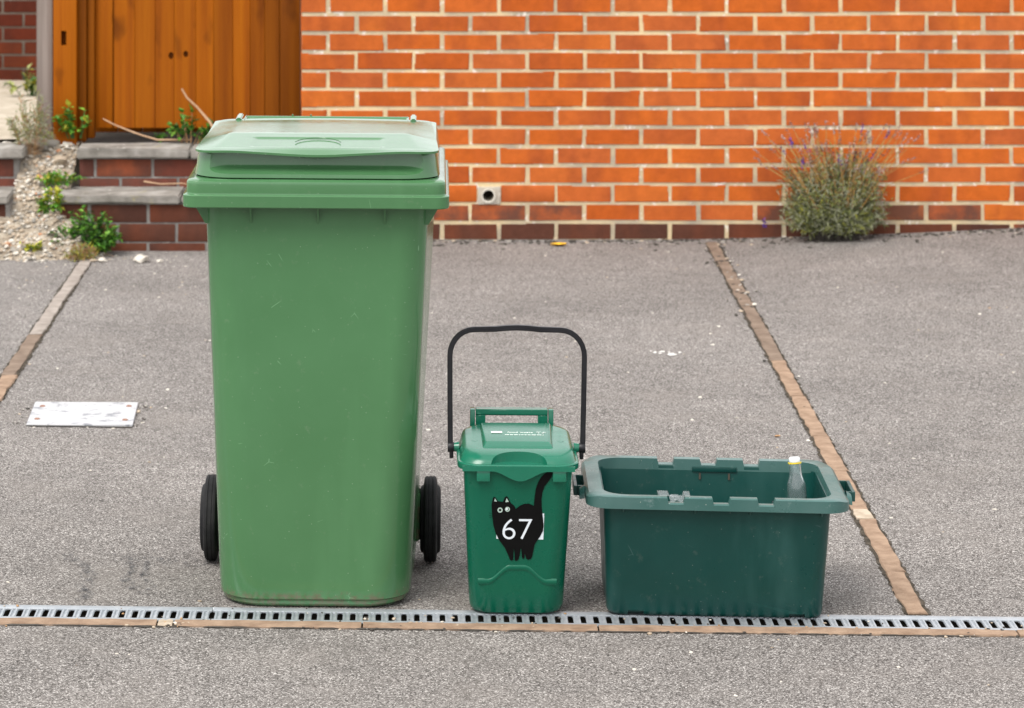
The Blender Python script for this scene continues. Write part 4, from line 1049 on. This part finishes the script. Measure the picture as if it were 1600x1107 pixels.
def herb(name, label, base, n, spread, hgt, leafL, leafW, mats, wts, per=9, lo=.55, dome=.55, stem=None, cat='plant', lean=Vector((0, 0, 0)), group=None):
    e = empty(name, base); tag(e, label, cat, group); v, f, mi = [], [], []; sv_, sf_, smi = [], [], []
    for i in range(n):
        a = random.uniform(0, 6.283); r = math.sqrt(random.random())
        tip = Vector((math.cos(a) * r * spread[0], math.sin(a) * r * spread[1], hgt * (1 - dome * r * r) * random.uniform(lo, 1.08))) + lean * hgt
        root = Vector((tip.x * .42, tip.y * .42, -.005)); m1 = root.lerp(tip, .5) + Vector((0, 0, .12 * hgt))
        prev = root
        for k in range(1, per + 1):
            t = k / per; p = root * (1 - t) ** 2 + m1 * 2 * t * (1 - t) + tip * t * t
            blade(sv_, sf_, smi, prev, p, leafW * .15 + .0006, 0); dirv = (p - prev).normalized(); prev = p
            if t > .2:
                for q in range(2):
                    d = (dirv * .7 + rv3()).normalized(); leaf_quad(v, f, mi, p, d, Vector((0, 0, 1)), leafL * random.uniform(.6, 1.2), leafW * random.uniform(.7, 1.2), random.choices(range(len(mats)), wts)[0])
    o_ = link('foliage', pyd('foliage', v, f, mats, None, mi), e); tag(o_, kind='stuff')
    o_ = link('stems', pyd('stems', sv_, sf_, stem or mats[-1], None), e); tag(o_, kind='stuff')
    return e
# lavender at the wall
lvp = Vector(((1306 - CX) * 12.54 / F, 12.54, gz(1.67, 12.54)))
lav = herb('lavender_bush', 'grey green lavender bush with faded flower spikes against the brick wall', lvp, 540, (.22, .11), .35, .028, .0036, [M['g_lav'], M['g_lav2'], M['g_lav3'], M['g_yel']], [5, 5, 2.4, .5], 12, .22, .3, M['crumb_and_shade'], 'bush')
v, f, mi = [], [], []
for i in range(95):
    a = random.uniform(-1, 1); root = Vector((a * .09, random.uniform(-.07, .04), .13)); L_ = random.uniform(.13, .31)
    tip = root + Vector((a * .19 + random.gauss(0, .03), random.uniform(-.05, .04), L_))
    mm = root.lerp(tip, .5) + Vector((random.gauss(0, .01), 0, .02))
    blade(v, f, mi, root, mm, .0042, 0); blade(v, f, mi, mm, tip, .0036, 0)
    d = (tip - mm).normalized(); kk = 1 if random.random() > .04 else 2
    for q in range(12):
        p = tip + d * (q * .0032 - .006); leaf_quad(v, f, mi, p, (rv3() + d * .6), d, .011, .008, kk)
for (px, py) in ((1236, 222), (1195, 349), (1254, 254)):
    p = Wp(px, py, 12.5) - lvp
    root = Vector((clamp(p.x, -.08, .08), 0, .06)); blade(v, f, mi, root, p, .0024, 0)
    for q in range(26): leaf_quad(v, f, mi, p + rv3() * .007 + Vector((.0, 0, random.uniform(-.012, .012))), rv3(), Vector((0, 0, 1)), .012, .008, 2)
tag(link('flower_spikes', pyd('flower_spikes', v, f, [M['s_tan'], M['f_grey'], M['f_pur']], None, mi), lav), kind='stuff')
# weeds on the left
def at(px, py, Y, zadd=0): p = Wp(px, py, Y); return p
herb('weed_clump', 'bright green leafy weed clump in front of the lower step', Vector(((136 - CX) * 12.27 / F, 12.27, .0)), 85, (.135, .09), .17, .026, .019, [M['g_bri'], M['g_bri2'], M['g_dk']], [5, 2, 3], 6, .55, .55, M['g_dk'], 'weed')
herb('weed_clump', 'dry straw coloured grass tuft at the end of the pale edging', Vector(((128 - CX) * 12.13 / F, 12.13, .0)), 40, (.06, .05), .06, .03, .004, [M['g_yel'], M['leaf_br'], M['g_lav2']], [1, 3, 2], 4, .55, .55, M['leaf_br'], 'weed')
herb('weed_clump', 'yellow green ground weed beside the upper riser of the gate steps', Vector(((92 - CX) * 12.56 / F, 12.56, .235)), 30, (.09, .04), .05, .024, .014, [M['g_yel'], M['g_bri2'], M['g_bri']], [3, 3, 2], 4, .55, .55, M['g_bri'], 'weed')
herb('weed_clump', 'small upright yellow green weed left of the lower slab tread', Vector(((76 - CX) * 12.40 / F, 12.40, .14)), 12, (.04, .02), .09, .03, .02, [M['g_yel'], M['g_bri2'], M['g_bri']], [2, 3, 2], 4, .55, .55, M['g_bri'], 'weed')
herb('weed_clump', 'lone sprig of yellow green weed touching the lower tread corner', Vector(((91 - CX) * 12.36 / F, 12.35, .165)), 7, (.02, .02), .085, .028, .018, [M['g_yel'], M['g_bri2'], M['g_bri']], [3, 3, 1], 4, .55, .55, M['g_bri'], 'weed')
herb('weed_clump', 'tiny yellow leaved weed in the gravel near the tarmac edge', Vector(((46 - CX) * 12.19 / F, 12.19, .028)), 8, (.05, .03), .03, .024, .018, [M['g_yel'], M['g_bri2']], [5, 1], 3, .55, .55, M['g_yel'], 'weed')
herb('lavender_bush', 'sparse pale lavender plant growing at the foot of the grey post', Vector(((48 - CX) * 12.75 / F, 12.75, .33)), 46, (.09, .07), .26, .03, .004, [M['g_lav'], M['g_lav2'], M['leaf_br']], [5, 3, 1.5], 10, .55, .55, M['leaf_br'], 'bush')
herb('ivy_sprig', 'ivy sprig with yellow and green leaves climbing the slotted post', Vector(((120 - CX) * 12.83 / F, 12.825, .385)), 10, (.085, .012), .17, .034, .03, [M['g_yel'], M['g_bri2'], M['g_bri']], [2, 3, 3], 4, .55, .55, M['g_dk'], 'ivy')
herb('weed_clump', 'green weed with brown stem growing at the gate foot behind the bin', Vector(((297 - CX) * 12.8 / F, 12.80, .366)), 16, (.10, .05), .12, .036, .024, [M['g_bri'], M['g_dk'], M['g_bri2']], [4, 3, 1], 5, .55, .55, M['leaf_br'], 'weed')
herb('weed_clump', 'low dark weed under the middle of the gate', Vector(((250 - CX) * 12.85 / F, 12.85, .366)), 6, (.03, .03), .03, .024, .016, [M['g_bri'], M['g_dk']], [4, 3], 3, .55, .55, M['g_dk'], 'weed')
herb('shrub', 'leafy shrub before the shaded far brick wall', Vector(((44 - CX) * 16.4 / F, 16.4, .17)), 22, (.1, .08), .12, .045, .03, [M['g_lav2'], M['g_yel'], M['g_dk']], [3, 2, 3], 5, .55, .55, M['g_dk'], 'shrub')
def twig(label, pts_, r0, r1):
    P = [Wp(a, b, Y) for a, b, Y in pts_]; n_ = len(P)
    v, f = tube(P, [r0 + (r1 - r0) * i / (n_ - 1) for i in range(n_)], 6); tag(link('twig', pyd('twig', v, f, M['twig'], 60)), label, 'twig')
twig('thin pale twig leaning against the foot of the gate', [(161, 186, 12.88), (176, 194, 12.86), (200, 204, 12.84), (222, 212, 12.82), (246, 219, 12.80), (300, 219, 12.8)], .003, .0045)
twig('bare pinkish twig rising from behind the bin lid', [(284, 139, 12.8), (292, 153, 12.79), (308, 168, 12.78), (328, 191, 12.76), (345, 222, 12.74)], .0035, .006)
twig('dry twig lying along the lower step tread', [(225, 284, 12.55), (250, 288, 12.52), (285, 287, 12.5), (310, 291, 12.48)], .0035, .002)
